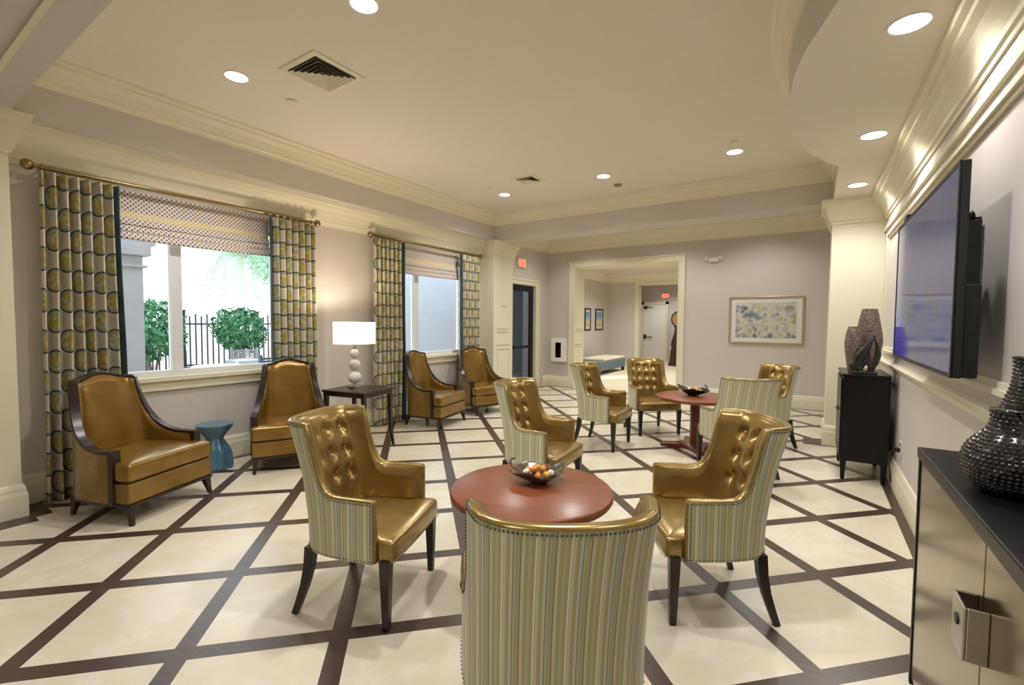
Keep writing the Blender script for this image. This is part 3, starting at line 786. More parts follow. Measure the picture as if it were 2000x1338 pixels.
def dining_chair(label, loc, deg, group):
    t_ = thing('dining_chair', label, 'chair', loc, deg, group)
    obj('striped_back_cover', DSH['outer'], M['stripe'], t_, smooth=True)
    inn = MB(); inn.v = list(DSH['inner'].v); inn.f = list(DSH['inner'].f)
    rim_mesh(DSH, inn); caps_mesh(DSH, .014, inn)
    obj('tufted_backrest', inn, M['gold'], t_, smooth=True, auto=60)
    # underside closing panel
    n = DSH['n']; ub = MB(); ub.add([DSH['O'][i] for i in range(n)], [tuple(range(n))]); obj('underside', ub, M['rubber'], t_)
    # nailheads
    nm = MB(); top = [DSH['O'][DSH['ro']*n+i] for i in range(n)]
    def walk(path, nrms, step=.0128):
        acc = 0
        for i in range(len(path)-1):
            a, b = path[i], path[i+1]; L_ = (b-a).length
            while acc < L_:
                q = acc/L_; p = a.lerp(b, q); nn_ = nrms[i].lerp(nrms[i+1], q); stud(nm, p+nn_*.001, nn_); acc += step
            acc -= L_
    nr = [DSH['normal'](t2, .6) for t2, h in DSH['full']]
    tp = []
    for i in range(n):
        tg = (top[min(n-1, i+1)]-top[max(0, i-1)]).normalized(); up = nr[i].cross(tg)
        if up.z < 0: up = -up
        tp.append(top[i]-up*.008)
    walk(tp, nr)
    walk([DSH['O'][i]+Vector((0, 0, .010)) for i in range(n)], nr, .02)
    for e in (0, n-1):
        cpt = [DSH['O'][k*n+e]-Vector((.010, 0, 0)) for k in range(DSH['ro']+1)]; walk(cpt, [nr[e]]*len(cpt))
    obj('nailhead_trim', nm, M['nail'], t_, smooth=True)
    # buttons
    for sb, zb in BTN:
        i = min(range(n), key=lambda q: abs(DSH['s'][q]-sb)); k = min(range(DSH['ri']+1), key=lambda q: abs(DSH['I'][q*n+i].z-zb))
        p = DSH['I'][k*n+i]; nn_ = -DSH['normal'](DSH['full'][i][0], zb)
        bb = MB(); mt = nn_.to_track_quat('Z', 'Y').to_matrix().to_4x4(); mt.translation = p
        bb.lathe([(.0105, -.004), (.0115, .001), (.009, .0045), (.004, .006), (.0005, .0062)], 12, mt)
        obj('button', bb, M['button'], t_, smooth=True)
    # seat with ears in front of the arms
    out = [(-.20, -.17), (-.10, -.235), (.05, -.245), (.205, -.248), (.215, -.300), (.305, -.300), (.315, -.15), (.318, 0), (.315, .15), (.305, .300), (.215, .300), (.205, .248), (.05, .245), (-.10, .235), (-.20, .17)]
    obj('seat', cushion(dense(round_poly(out, .02, 3), .05), .345, .455, .022, .022, (.06, 0)), M['gold'], t_, smooth=True, auto=50)
    sm = MB()
    for j in range(33):
        y = -.29+.58*j/32; stud(sm, Vector((.3165 if abs(y) < .28 else .309, y, .357)), Vector((1, 0, 0)))
    obj('front_nailheads', sm, M['nail'], t_, smooth=True)
    for s_ in (-1, 1):
        f_ = MB(); f_.rings([[(.262+a*w_+dx*.5, s_*.288+b*w_, z) for a, b in ((-1, -1), (1, -1), (1, 1), (-1, 1))] for w_, z, dx in ((.0165, 0, .004), (.027, .35, 0), (.027, .36, 0))])
        obj('leg', f_, M['legwood'], t_, bevel=.003)
        pts_ = [(-.272, s_*.272, 0), (-.255, s_*.264, .05), (-.225, s_*.25, .15), (-.205, s_*.24, .25), (-.198, s_*.232, .355)]
        obj('leg', MB().tube(pts_, .02, 4, None, [.0155, .017, .020, .024, .026], True, (0, 1, 0)), M['legwood'], t_, bevel=.003)
    return t_

c0 = dining_chair('gold tufted chair left of the near round table, facing right', (-2.09, 1.70, 0), 21, 'tufted chairs round the near table')
G1, G2 = 'tufted chairs round the near table', 'tufted chairs round the far table'
dup(c0, (-.48, 2.76, 0), 211, 'gold tufted chair right of the near round table, facing left toward the windows', G1)
dup(c0, (-.73, 1.38, 0), 126, 'nearest chair, seen from behind with its striped back cover filling the foreground', G1)
dup(c0, (-2.0, 3.50, 0), 4, 'gold tufted chair behind the near round table, between it and the far table', G1)
dup(c0, (-2.22, 5.48, 0), 1, 'gold tufted chair left of the far round table, striped arm toward the viewer', G2)
dup(c0, (-1.91, 6.56, 0), -46, 'gold tufted chair behind the far round table, before the wide opening, facing the viewer', G2)
dup(c0, (-.62, 5.28, 0), 125, 'striped chair back at the near right of the far round table, seen from behind', G2)
dup(c0, (-.51, 6.69, 0), 222, 'farthest gold tufted chair, mostly hidden behind a striped chair back below the painting', G2)

# --- wing chair
WP = [(-.30, 0), (-.298, .08), (-.292, .16), (-.272, .245), (-.232, .31), (-.16, .345), (-.06, .362), (.06, .372), (.16, .375), (.235, .375)]
WSH = make_shell(WP, .44, .82, 1.045, .545, .15, .36, .09, .17, .05, (), .02, lambda q: .045*(.5+.5*cos(PI*min(1, q*1.15)))-.012*(q > .98), rows_in=24, nb=22, na=16, rimb=.006)
def wing_chair(label, loc, deg, group):
    t_ = thing('wing_chair', label, 'chair', loc, deg, group)
    obj('outside_upholstery', WSH['outer'], M['bronze_leather'], t_, smooth=True)
    obj('backrest', WSH['inner'], M['bronze_leather'], t_, smooth=True)
    # wood frame: rim plus the arm posts plus base rail
    n = WSH['n']; fr = MB()
    secs = []
    rimz = WSH['rim']
    for i in range(n):
        po, pi_ = rimz[i][0], rimz[i][-1]; d = (po-pi_).normalized()
        a = rimz[max(0, i-1)][3]; b = rimz[min(n-1, i+1)][3]; tg = (b-a).normalized(); up = d.cross(tg)
        if up.z < 0: up = -up
        if abs(up.z) < .3 and up.x < 0: up = -up
        up.normalize()
        secs.append([po+d*.006-up*.012, po+d*.006+up*.010, po+d*.001+up*.014, pi_-d*.003+up*.014, pi_-d*.008+up*.010, pi_-d*.008-up*.012])
    # posts down
    def post(sec):
        out = []
        c_ = sum(sec, Vector())/6
        for z in (.50, .15):
            out.append([Vector((sec[0].x+.012, sec[0].y, z)), Vector((sec[0].x-.03, sec[0].y, z)), Vector((sec[0].x-.03, sec[2].y, z)), Vector((sec[0].x-.03, sec[5].y, z)), Vector((sec[0].x+.012, sec[5].y, z)), Vector((sec[0].x+.012, (sec[0].y+sec[5].y)/2, z))])
        return out
    fr.rings(secs, True, True)
    for e, sg in ((0, -1), (n-1, 1)):
        y_o = secs[e][0].y; y_i = secs[e][5].y; x_ = secs[e][0].x
        fr.box(x_-.03, x_+.014, min(y_o, y_i), max(y_o, y_i), .15, .555)
    obj('wood_frame', fr, M['darkwood'], t_, smooth=True, auto=35)
    base = [(p.x, p.y) for p in [WSH['O'][i] for i in range(n)]]
    br = MB(); br.prism([(x*1.004, y*1.004) for x, y in base]+[(.385, .365), (.385, -.365)], .142, .162); obj('base_rail', br, M['darkwood'], t_)
    out = [(-.22, -.30), (.22, -.325), (.245, -.325), (.247, -.372), (.385, -.372), (.385, .372), (.247, .372), (.245, .325), (.22, .325), (-.22, .30)]
    obj('seat_cushion', cushion(dense(round_poly(out, .025, 4), .05), .33, .465, .035, .02, (.08, 0)), M['bronze_leather'], t_, smooth=True, auto=55)
    fp = MB(); fp.box(.20, .375, -.368, .368, .16, .318); fp.box(-.2, .22, -.33, .33, .16, .31)
    obj('front_apron', fp, M['bronze_leather'], t_, smooth=True, auto=30, bevel=.012, seg=3)
    obj('seat_gap', MB().box(.10, .362, -.355, .355, .312, .335), M['rubber'], t_)
    for x_, y_, sx_, sy_ in ((.345, .335, 1, 1), (.345, -.335, 1, -1), (-.25, .27, -1, 1), (-.25, -.27, -1, -1)):
        lg = MB(); lg.rings([[(x_+sx_*dx+a*w_, y_+sy_*dx*.4+b*w_, z) for a, b in ((-1, -1), (1, -1), (1, 1), (-1, 1))] for w_, z, dx in ((.014, 0, .03), (.018, .06, .015), (.026, .12, .002), (.030, .15, 0))])
        obj('leg', lg, M['darkwood'], t_, bevel=.003)
    return t_
GW = 'wing chairs along the window wall'
w0 = wing_chair('nearest wing chair, gold leather with dark wood frame, in front of the widest curtain', (-4.70, 1.44, 0), 22, GW)
dup(w0, (-4.80, 2.86, 0), -29, 'gold wing chair between the blue stool and the lamp table, facing the viewer', GW)
dup(w0, (-4.84, 5.16, 0), 11, 'gold wing chair just past the lamp table, below the far window', GW)
dup(w0, (-4.80, 6.38, 0), -20, 'farthest gold wing chair, next to the far pilaster', GW)
# ------------------------------------------------------------------ round tables, bowls
def round_table(label, loc, deg, H, r):
    t_ = thing('round_table', label, 'table', loc, deg)
    obj('tabletop', MB().lathe([(r-.03, H-.045), (r-.008, H-.042), (r, H-.03), (r, H-.016), (r-.006, H-.004), (r-.02, H)], 72), M['redwood'], t_, smooth=True, auto=40)
    obj('pedestal', MB().box(-.048, .048, -.048, .048, .05, H-.045), M['redwood_d'], t_, bevel=.006)
    obj('top_support', MB().box(-.18, .18, -.03, .03, H-.085, H-.045).box(-.03, .03, -.18, .18, H-.085, H-.045), M['redwood_d'], t_, bevel=.004)
    R_, pts_ = .41, []
    for k in range(4):
        a = k*PI/2
        for da, q in ((-.10, 1), (.10, 1), (.32, .60), (PI/4, .44), (PI/2-.32, .60)): pts_.append((R_*q*cos(a+da), R_*q*sin(a+da)))
    bs = MB(); bs.rings([[(x*f, y*f, z) for x, y in pts_] for f, z in ((.97, 0), (1, .008), (1, .035), (.93, .045), (.85, .05), (.3, .058))])
    obj('base', bs, M['redwood_d'], t_, smooth=True, auto=30)
    return t_
TH1, TH2 = .62, .645
round_table('near round cherry-wood pedestal table with the glass bowl, tufted chairs on all sides', (-1.30, 2.19, 0), 20, TH1, .455)
round_table('far round cherry-wood pedestal table, its crossed base visible on the floor', (-1.20, 6.02, 0), 23, TH2, .47)

def bowl(label, loc, deg, s_, mat):
    mb = MB(); n = 40
    def rad(a): return 1+.10*cos(2*a)+.16*max(0, cos(a-.5))**14+.18*max(0, cos(a-PI))**10+.07*cos(5*a+1)
    def lift(a): return .035*max(0, cos(a-.5))**8+.012*cos(3*a)
    rs = []
    for r_, z, q in ((.035, 0, 0), (.045, .004, 0), (.07, .018, .2), (.10, .038, .6), (.125, .062, 1), (.128, .066, 1.03), (.12, .062, 1), (.095, .040, .6), (.065, .022, .2), (.02, .012, 0)):
        rs.append([(s_*r_*(1+(rad(2*PI*j/n)-1)*q)*cos(2*PI*j/n), s_*r_*(1+(rad(2*PI*j/n)-1)*q)*sin(2*PI*j/n), s_*(z+lift(2*PI*j/n)*q)) for j in range(n)])
    mb.rings(rs, True, True)
    t_ = thing('bowl', label, 'bowl', loc, deg)
    obj('bowl_body', mb, mat, t_, smooth=True)
    hd = MB(); pts_ = [(-.10*s_, 0, .05*s_), (-.145*s_, .01, .075*s_), (-.16*s_, .02, .105*s_), (-.135*s_, .03, .12*s_)]
    obj('handle', MB().tube(smooth_pts(pts_), .006, 8), mat, t_, smooth=True)
    return t_
bowl('smoked glass leaf-shaped bowl of amber stones on the near round table', (-1.31, 2.29, TH1), 25, 1.06, M['bowlglass'])
bowl('dark pointed bowl of amber stones on the far round table', (-1.235, 6.05, TH2), 160, 1.25, M['blackm'])
def balls(cx, cy, z, n, s_, group, table, seed):
    R_ = random.Random(seed); mats = [('orange', 'orange'), ('yellow', 'golden yellow'), ('orange', 'orange'), ('cream', 'cream'), ('brown', 'dark brown')]
    proto = {}
    for k in range(n):
        ni = 3 if n > 8 else 1; ring = 0 if k < ni else 1
        a = 2*PI*k/ni if ring == 0 else 2*PI*(k-ni)/(n-ni)+.3; rr = ((.027 if ni > 1 else 0) if ring == 0 else .069)*s_
        m_, c_ = mats[k % 5]
        zz = z+(.072 if ring == 0 else .056)*s_ + .003*R_.random()
        if m_ not in proto:
            o_ = obj('polished_stone', MB().sphere((0, 0, 0), .021, 12, 8, (1, .82, .8)), M[m_], smooth=True, cat='stone', group=group+', '+c_, label='small %s polished stone in the bowl on the %s round table' % (c_, table)); proto[m_] = o_
        else: o_ = proto[m_].copy(); COL.objects.link(o_)
        o_.location = (cx+rr*cos(a), cy+rr*sin(a), zz); o_.rotation_euler = (R_.random(), R_.random(), a); o_.scale = (s_,)*3
balls(-1.31, 2.29, TH1, 12, 1.05, 'stones in the near bowl', 'near', 2)
balls(-1.235, 6.05, TH2, 7, 1.15, 'stones in the far bowl', 'far', 3)

# ------------------------------------------------------------------ lamp table, lamp, stool
t_ = thing('side_table', 'dark wood square side table with slim legs under the lamp', 'table', (-4.62, 3.63, 0), 11)
obj('tabletop', MB().box(-.32, .32, -.28, .28, .70, .725), M['darkwood'], t_, bevel=.005)
obj('apron', MB().box(-.305, .305, -.265, .265, .655, .70), M['darkwood'], t_, bevel=.003)
for sx_ in (-1, 1):
    for sy_ in (-1, 1):
        obj('leg', MB().rings([[(sx_*(.280+dx)+a*w_, sy_*(.240+dx)+b*w_, z) for a, b in ((-1, -1), (1, -1), (1, 1), (-1, 1))] for w_, z, dx in ((.013, 0, .03), (.017, .2, .008), (.021, .45, 0), (.024, .66, 0))]), M['darkwood'], t_, bevel=.003)
LX, LY = -4.73, 3.66
t_ = thing('table_lamp', 'table lamp of stacked white balls with a wide glowing drum shade', 'lamp', (LX, LY, .725))
obj('base', MB().box(-.065, .065, -.065, .065, 0, .018).lathe([(.03, .018), (.022, .03), (.02, .05)], 16), M['steel'], t_, bevel=.003)
obj('stacked_balls', MB().sphere((0, 0, .125), .08, 24, 16).sphere((0, 0, .285), .07, 24, 16).sphere((0, 0, .42), .057, 24, 16).lathe([(.028, .19), (.022, .205), (.028, .22)], 16).lathe([(.024, .345), (.019, .358), (.024, .37)], 16), M['ceramic'], t_, smooth=True)
obj('stem', MB().tube([(0, 0, .47), (0, 0, .80)], .008, 10).tube([(0, 0, .47), (0, 0, .52)], .016, 10), M['steel'], t_)
sh = MB(); n = 48; rs = [[(r_*cos(2*PI*j/n), r_*sin(2*PI*j/n), z) for j in range(n)] for r_, z in ((.250, .545), (.250, .81), (.245, .81), (.245, .545), (.250, .545))]
sh.rings(rs, False, True); obj('lamp_shade', sh, M['lampshade'], t_, smooth=True, auto=40)
obj('diffuser', MB().lathe([(.244, .56), (.244, .564)], 48), M['lampshade'], t_)
# blue stool: gathered drapery form
def wob(a, z): return 1+(.05*cos(8*a)+.03*cos(5*a+1))*(1 if z < .44 else .5)
prof = smooth_pts([(.150, 0), (.158, .03), (.155, .12), (.135, .21), (.095, .28), (.078, .315), (.085, .34), (.12, .39), (.162, .445), (.168, .465), (.16, .475), (.10, .478), (.01, .478)], 4)
obj('garden_stool', MB().lathe(prof, 72, None, wob), M['blueceramic'], smooth=True, auto=50, label='blue glazed stool with a pinched gathered waist between the two nearest wing chairs', cat='stool', loc=(-5.17, 2.25, 0))

# ------------------------------------------------------------------ cabinets
def cabinet_far():
    t_ = thing('accent_cabinet', 'black cabinet on legs against the right wall below the television, with vases on it', 'cabinet', (.47, 6.0, 0))
    x0, x1, y0, y1 = -.205, .175, -.40, .40
    obj('body', MB().box(x0+.01, x1, y0+.012, y1-.012, .19, 1.035), M['black'], t_, bevel=.004)
    obj('top', MB().box(x0-.005, x1, y0-.005, y1+.005, 1.035, 1.062), M['black'], t_, bevel=.004)
    for a, b in ((y0+.02, -.004), (.004, y1-.02)):
        d_ = obj('door', MB().box(x0-.008, x0+.012, a, b, .22, 1.01), M['black'], t_, bevel=.003)
        yk = b-.05 if a < -.1 else a+.05
        obj('knob', MB().sphere((x0-.02, yk, .66), .014, 10, 6), M['brass'], d_, smooth=True)
    for x_, y_ in ((x0+.03, y0+.035), (x1-.03, y0+.035), (x0+.03, y1-.035), (x1-.03, y1-.035)):
        sx_ = -1 if x_ < 0 else 1
        obj('leg', MB().rings([[(x_+a*w_, y_+b*w_, z) for a, b in ((-1, -1), (1, -1), (1, 1), (-1, 1))] for w_, z in ((.016, 0), (.026, .19), (.028, .25))]), M['black'], t_, bevel=.002)
cabinet_far()
CY0, CY1, CX, CH = .85, 2.47, .389, 1.05
t_ = thing('console_cabinet', 'near black-topped cabinet with brushed bronze doors at the right edge', 'cabinet', (CX, 0, 0))
obj('top', MB().box(-.012, .302, CY0, CY1+.01, CH-.045, CH), M['black'], t_, bevel=.005)
obj('body', MB().box(.014, .298, CY0, CY1, .08, CH-.045), M['black'], t_, bevel=.003)
obj('base', MB().box(.03, .28, CY0+.03, CY1-.03, 0, .08), M['black'], t_)
obj('end_frame', MB().box(-.008, .02, CY1-.022, CY1, .06, CH-.045), M['blackm'], t_)
sea = [CY0, 1.61, CY1-.022]
for k in range(2):
    a, b = sea[k]+.003, sea[k+1]-.003
    dd = obj('door', MB().box(-.004, .014, a, b, .10, CH-.052), M['bronze_door'], t_, bevel=.003)

h = MB(); h.box(-.052, -.045, 1.55, 1.655, .71, .845); h.box(-.045, -.004, 1.646, 1.655, .71, .845); h.box(-.045, -.004, 1.55, 1.559, .71, .845)
obj('handle', h, M['steel'], t_, bevel=.002)
obj('handle_disc', MB().tube([(-.055, 1.605, .79), (-.05, 1.605, .79)], .015, 16), M['blackm'], t_)

def hobnail(label, loc, prof, n_rows, scale=1.0, bead=.0085):
    P = smooth_pts(prof, 6); t_ = thing('hobnail_vase', label, 'vase', loc)
    body = MB().lathe([(r*scale, z*scale) for r, z in P], 48); obj('body', body, M['hob'], t_, smooth=True)
    # beads in staggered rows following the profile length
    L_ = [0]
    for i in range(1, len(P)): L_.append(L_[-1]+sqrt((P[i][0]-P[i-1][0])**2+(P[i][1]-P[i-1][1])**2))
    nb = MB(); row = 0; s_ = .02
    while s_ < L_[-1]-.005:
        i = max(k for k in range(len(L_)) if L_[k] <= s_); i = min(i, len(P)-2); f = (s_-L_[i])/(L_[i+1]-L_[i])
        r = (P[i][0]+(P[i+1][0]-P[i][0])*f)*scale; z = (P[i][1]+(P[i+1][1]-P[i][1])*f)*scale
        tr_ = Vector((P[i+1][0]-P[i][0], P[i+1][1]-P[i][1])).normalized()
        cnt = max(6, int(2*PI*r/(bead*2.05)))
        for j in range(cnt):
            a = 2*PI*(j+.5*(row % 2))/cnt; nn_ = Vector((tr_.y*cos(a), tr_.y*sin(a), -tr_.x))
            stud(nb, Vector((r*cos(a), r*sin(a), z))-nn_*.001, nn_, bead*.95)
        s_ += bead*1.9/scale; row += 1
    obj('hobnails', nb, M['hob'], t_, smooth=True)
hobnail('round-bodied black hobnail vase with a short neck on the near cabinet', (.512, 1.945, CH), [(.062, 0), (.075, .008), (.098, .035), (.112, .085), (.106, .125), (.084, .16), (.062, .185), (.052, .21), (.052, .24), (.055, .25)], 0, 1.0, .0068)
hobnail('taller black hobnail vase behind the round-bodied one, cut by the right edge of the photo', (.606, 2.17, CH), [(.05, 0), (.06, .01), (.078, .06), (.085, .13), (.082, .19), (.064, .25), (.05, .30), (.044, .36), (.048, .40)], 0, 1.0, .0068)

# vases and sculpture on the far cabinet
def facet_vase(label, loc, prof, mat, wv):
    obj('mosaic_vase', MB().lathe(smooth_pts(prof, 3), 40, None, lambda a, z: 1+wv*cos(20*a+z*60)), mat, smooth=True, auto=20, label=label, cat='vase', loc=loc)
facet_vase('tall smoky mosaic vase, the taller of two behind the dark leaf sculpture', (.485, 5.92, 1.062), [(.05, 0), (.055, .02), (.085, .12), (.115, .28), (.112, .38), (.085, .55), (.066, .64), (.06, .64), (.07, .56)], M['smoke'], .015)
facet_vase('short smoky mosaic vase left of the taller one on the black cabinet', (.352, 5.76, 1.062), [(.035, 0), (.04, .02), (.058, .12), (.075, .28), (.068, .38), (.05, .46), (.045, .46), (.055, .38)], M['smoke'], .015)
t_ = thing('leaf_sculpture', 'dark green leaf-shaped stone sculpture with an open loop on the black cabinet', 'sculpture', (.44, 5.66, 1.062))
obj('foot', MB().box(-.10, .10, -.035, .035, 0, .03), M['greenstone'], t_, bevel=.006)
def leafloop(side, a0, a1, wid):
    mb = MB(); rs = []; n = 26
    for i in range(n+1):
        q = i/n; cx = side(q)[0]; cz = side(q)[1]; w_ = wid*(.25+.75*sin(PI*min(1, q*1.1+.05))); th = .02+.01*sin(PI*q)
        rs.append([(cx+w_*cos(2*PI*j/10), th*sin(2*PI*j/10), cz+.25*w_*sin(2*PI*j/10)) for j in range(10)])
    return mb.rings(rs)
obj('leaf', leafloop(lambda q: (-.075+.16*q**1.6, .03+.36*q-.0*q), 0, 0, .05), M['greenstone'], t_, smooth=True)
obj('loop', leafloop(lambda q: (.055+.045*sin(PI*q)-.0*q, .03+.36*q), 0, 0, .026), M['greenstone'], t_, smooth=True)
obj('tendril', MB().tube(smooth_pts([(-.09, 0, .02), (-.105, 0, .06), (-.12, 0, .09)]), .012, 8).tube(smooth_pts([(-.05, 0, .03), (0, 0, .10), (.03, 0, .16), (.02, 0, .24)]), .01, 8), M['greenstone'], t_, smooth=True)
obj('metal_accent', MB().tube([(0, -.01, .03), (.015, -.01, .09)], .02, 10, rad=[.03, .018]), M['steel'], t_, smooth=True)

# ------------------------------------------------------------------ television
tx, ty0, ty1, tz0, tz1 = .52, 2.76, 4.48, 1.315, 2.27
t_ = thing('television', 'large black flat television mounted on the right wall, screen glowing with a painted blue reflection', 'television', (tx, (ty0+ty1)/2, (tz0+tz1)/2))
hy, hz = (ty1-ty0)/2, (tz1-tz0)/2
obj('casing', MB().box(0.002, .034, -hy, hy, -hz, hz), M['rubber'], t_, bevel=.006)
obj('back_housing', MB().box(.034, .095, -hy+.04, hy-.2, -hz+.0, -hz+.42), M['rubber'], t_, bevel=.01)
bz = .014
obj('bezel', rf(MB(), 'x', -hy, hy, -hz, hz, .018, .002, -.004), M['blackm'], t_)
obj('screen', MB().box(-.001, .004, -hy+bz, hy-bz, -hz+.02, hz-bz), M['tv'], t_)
obj('wall_bracket', MB().box(.10, .168, -.42, -.36, -.22, .30).box(.034, .11, -.70, -.60, -.16, .24).tube([(.07, -.65, .16), (.14, -.5, .06), (.14, -.40, -.02)], .014, 8), M['blackm'], t_, bevel=.004)
obj('cable', MB().tube(smooth_pts([(.07, -.66, .22), (.08, -.67, .28), (.10, -.62, .22), (.12, -.52, .06), (.10, -.45, -.1)]), .007, 8), M['rubber'], t_, smooth=True)
obj('webcam', MB().box(-.03, .05, -.06, .06, 0, .04), M['blackm'], label='small black camera bar standing on the top edge of the television', cat='camera', bevel=.006, loc=(tx+.03, 4.20, tz1))

# ------------------------------------------------------------------ pictures on walls
def framed(label, x0, x1, z0, z1, y, fw, mw, fmat, amat, cat='painting'):
    cx, cz = (x0+x1)/2, (z0+z1)/2; hx, hz_ = (x1-x0)/2, (z1-z0)/2
    t_ = thing('framed_picture', label, cat, (cx, y, cz))
    f = MB()
    rf(f, 'y', -hx, hx, -hz_, hz_, fw, 0, -.035)
    obj('frame', f, fmat, t_, bevel=.004)
    obj('mat_board', MB().box(-hx+fw, hx-fw, -.018, -.004, -hz_+fw, hz_-fw), M['mat'], t_)
    obj('artwork', MB().box(-hx+fw+mw, hx-fw-mw, -.022, -.018, -hz_+fw+mw, hz_-fw-mw), amat, t_)
framed('large abstract painting in green, blue and cream in a champagne frame on the back wall', -1.37, -.13, 1.17, 2.07, YB, .035, .085, M['champagne'], M['art'])
for k, (y0, y1, s_) in enumerate(((13.95, 14.42, 'left'), (14.82, 15.50, 'right'))):
    t_ = thing('framed_picture', '%s of the two small dark-framed beach prints beyond the wide opening' % s_, 'picture', (fx0, (y0+y1)/2, 1.66))
    h_ = (y1-y0)/2; f = MB()
    rf(f, 'x', -h_, h_, -.37, .37, .05, 0, .03)
    obj('frame', f, M['darkwood'], t_); obj('mat_board', MB().box(0, .012, -h_+.05, h_-.05, -.32, .32), M['mat'], t_)
    obj('artwork', MB().box(.012, .016, -h_+.10, h_-.10, -.26, .26), M['print'], t_)

# ottoman, clock beyond the opening
t_ = thing('ottoman', 'low blue-grey upholstered bench with a cream cushion beyond the opening', 'bench', (-5.55, 13.6, 0), 0)
obj('body', MB().box(-.42, .42, -1.05, 1.05, .12, .40), M['bluefab'], t_, bevel=.03)
obj('cushion', MB().box(-.30, .40, -.70, 1.0, .40, .48), M['trim'], t_, bevel=.03)
for a in (-.36, .36):
    for b in (-.98, .98): obj('foot', MB().box(a-.04, a+.04, b-.04, b+.04, 0, .13), M['darkwood'], t_)
t_ = thing('grandfather_clock', 'dark mahogany clock with a round brass dial, half hidden by the opening jamb', 'clock', (-4.02, 17.25, 0))
obj('base', MB().rings([[(a*w_, b*.16, z) for a, b in ((-1, -1), (1, -1), (1, 1), (-1, 1))] for w_, z in ((.36, 0), (.36, .08), (.32, .12), (.28, .55), (.25, .62))]), M['clockwood'], t_, bevel=.01)
obj('trunk', MB().rings([[(a*w_, b*.13, z) for a, b in ((-1, -1), (1, -1), (1, 1), (-1, 1))] for w_, z in ((.25, .60), (.28, .78), (.25, .95), (.17, 1.2), (.15, 1.38), (.2, 1.46))]), M['clockwood'], t_, bevel=.01)
obj('dial_case', MB().tube([(0, .10, 1.70), (0, -.12, 1.70)], .30, 32).tube([(0, .05, 1.98), (0, -.05, 1.98)], .09, 16), M['clockwood'], t_, bevel=.006)
dl = obj('dial', MB().tube([(0, -.12, 1.70), (0, -.135, 1.70)], .25, 32), M['dial'], t_)
obj('hand', MB().box(-.008, .008, -.142, -.136, 1.69, 1.86), M['blackm'], dl); obj('hand', MB().box(-.0, .12, -.142, -.136, 1.694, 1.708), M['blackm'], dl)

# ------------------------------------------------------------------ exit signs, small wall items
def glyphs(mb, word, w_, h_, th, gap, depth):
    """block capitals in the local YZ... drawn in XZ plane, centred"""
    tot = len(word)*w_+(len(word)-1)*gap; x = -tot/2
    def bar(p, q):
        (ax, az), (bx, bz_) = p, q; d = Vector((bx-ax, 0, bz_-az)); L_ = d.length; d.normalize(); nn_ = Vector((-d.z, 0, d.x))*th/2
        A, B = Vector((ax, 0, az))-d*th*.5*0, Vector((bx, 0, bz_))
        vs = [A-nn_, B-nn_, B+nn_, A+nn_]; mb.add([v+Vector((0, 0, 0)) for v in vs]+[v+Vector((0, -depth, 0)) for v in vs], [(0, 1, 2, 3), (7, 6, 5, 4), (0, 4, 5, 1), (1, 5, 6, 2), (2, 6, 7, 3), (3, 7, 4, 0)])
    t2 = th/2
    for ch in word:
        l, r_, b, t__ = x+t2, x+w_-t2, -h_/2+t2, h_/2-t2; m_ = (l+r_)/2
        if ch == 'E': bar((l, -h_/2), (l, h_/2)); bar((l, t__), (x+w_, t__)); bar((l, 0), (x+w_*.85, 0)); bar((l, b), (x+w_, b))
        if ch == 'X': bar((l, -h_/2), (r_, h_/2)); bar((l, h_/2), (r_, -h_/2))
        if ch == 'I': bar((m_, -h_/2), (m_, h_/2))
        if ch == 'T': bar((m_, -h_/2), (m_, h_/2)); bar((x, t__), (x+w_, t__))
        x += w_+gap
    return mb
def exit_sign(label, loc, deg):
    t_ = thing('exit_sign', label, 'exit sign', loc, deg)
    obj('housing', MB().box(-.16, .16, -.045, 0, -.10, .10), M['plastic'], t_, bevel=.006)
    obj('face', MB().box(-.145, .145, -.050, -.045, -.085, .085), M['exitface'], t_)
    obj('lettering', glyphs(MB(), 'EXIT', .05, .115, .014, .013, .004), M['exit'], t_, loc=(0, -.0505, 0))
exit_sign('red EXIT sign on the wall above the black glass door', (WL, 8.63, 2.86), 90)
exit_sign('small red EXIT sign far beyond the wide opening, above the white door', (-5.0, dY+.06, 2.66), 0)
t_ = thing('fire_extinguisher_cabinet', 'white fire extinguisher cabinet with a dark window on the back wall', 'cabinet', (-5.07, YB, .89))
obj('case', MB().box(-.19, .19, -.02, 0, -.28, .28).box(-.19, -.15, -.10, -.02, -.28, .28).box(.15, .19, -.10, -.02, -.28, .28).box(-.1499, .1499, -.10, -.02, .24, .28).box(-.1499, .1499, -.10, -.02, -.28, -.24), M['white'], t_)
obj('lining', MB().box(-.15, .15, -.024, -.02, -.24, .24), M['rubber'], t_)
dr = obj('door', MB().box(-.19, -.075, -.115, -.10, -.27, .27).box(.075, .19, -.115, -.10, -.27, .27).box(-.0749, .0749, -.115, -.10, .18, .27).box(-.0749, .0749, -.115, -.10, -.27, -.18), M['white'], t_)
obj('window', MB().box(-.075, .075, -.108, -.105, -.18, .18), M['doorglass'], dr)
obj('fire_extinguisher', MB().tube([(-5.07, YB-.062, .74), (-5.07, YB-.062, .94)], .04, 14, rad=[.033, .033]).tube([(-5.07, YB-.062, .94), (-5.07, YB-.062, 1.0)], .012, 10), M['red'], label='red fire extinguisher behind the window of the white wall cabinet', cat='fire extinguisher')
t_ = thing('emergency_light', 'white twin-head emergency light high on the back wall right of the opening', 'light', (-1.68, YB+.004, 2.82))
obj('housing', MB().box(-.10, .10, -.06, 0, -.05, .04), M['plastic'], t_, bevel=.015)
for a in (-.12, .12): obj('lamp_head', MB().sphere((a, -.06, .02), .038, 14, 8), M['plastic'], t_, smooth=True)
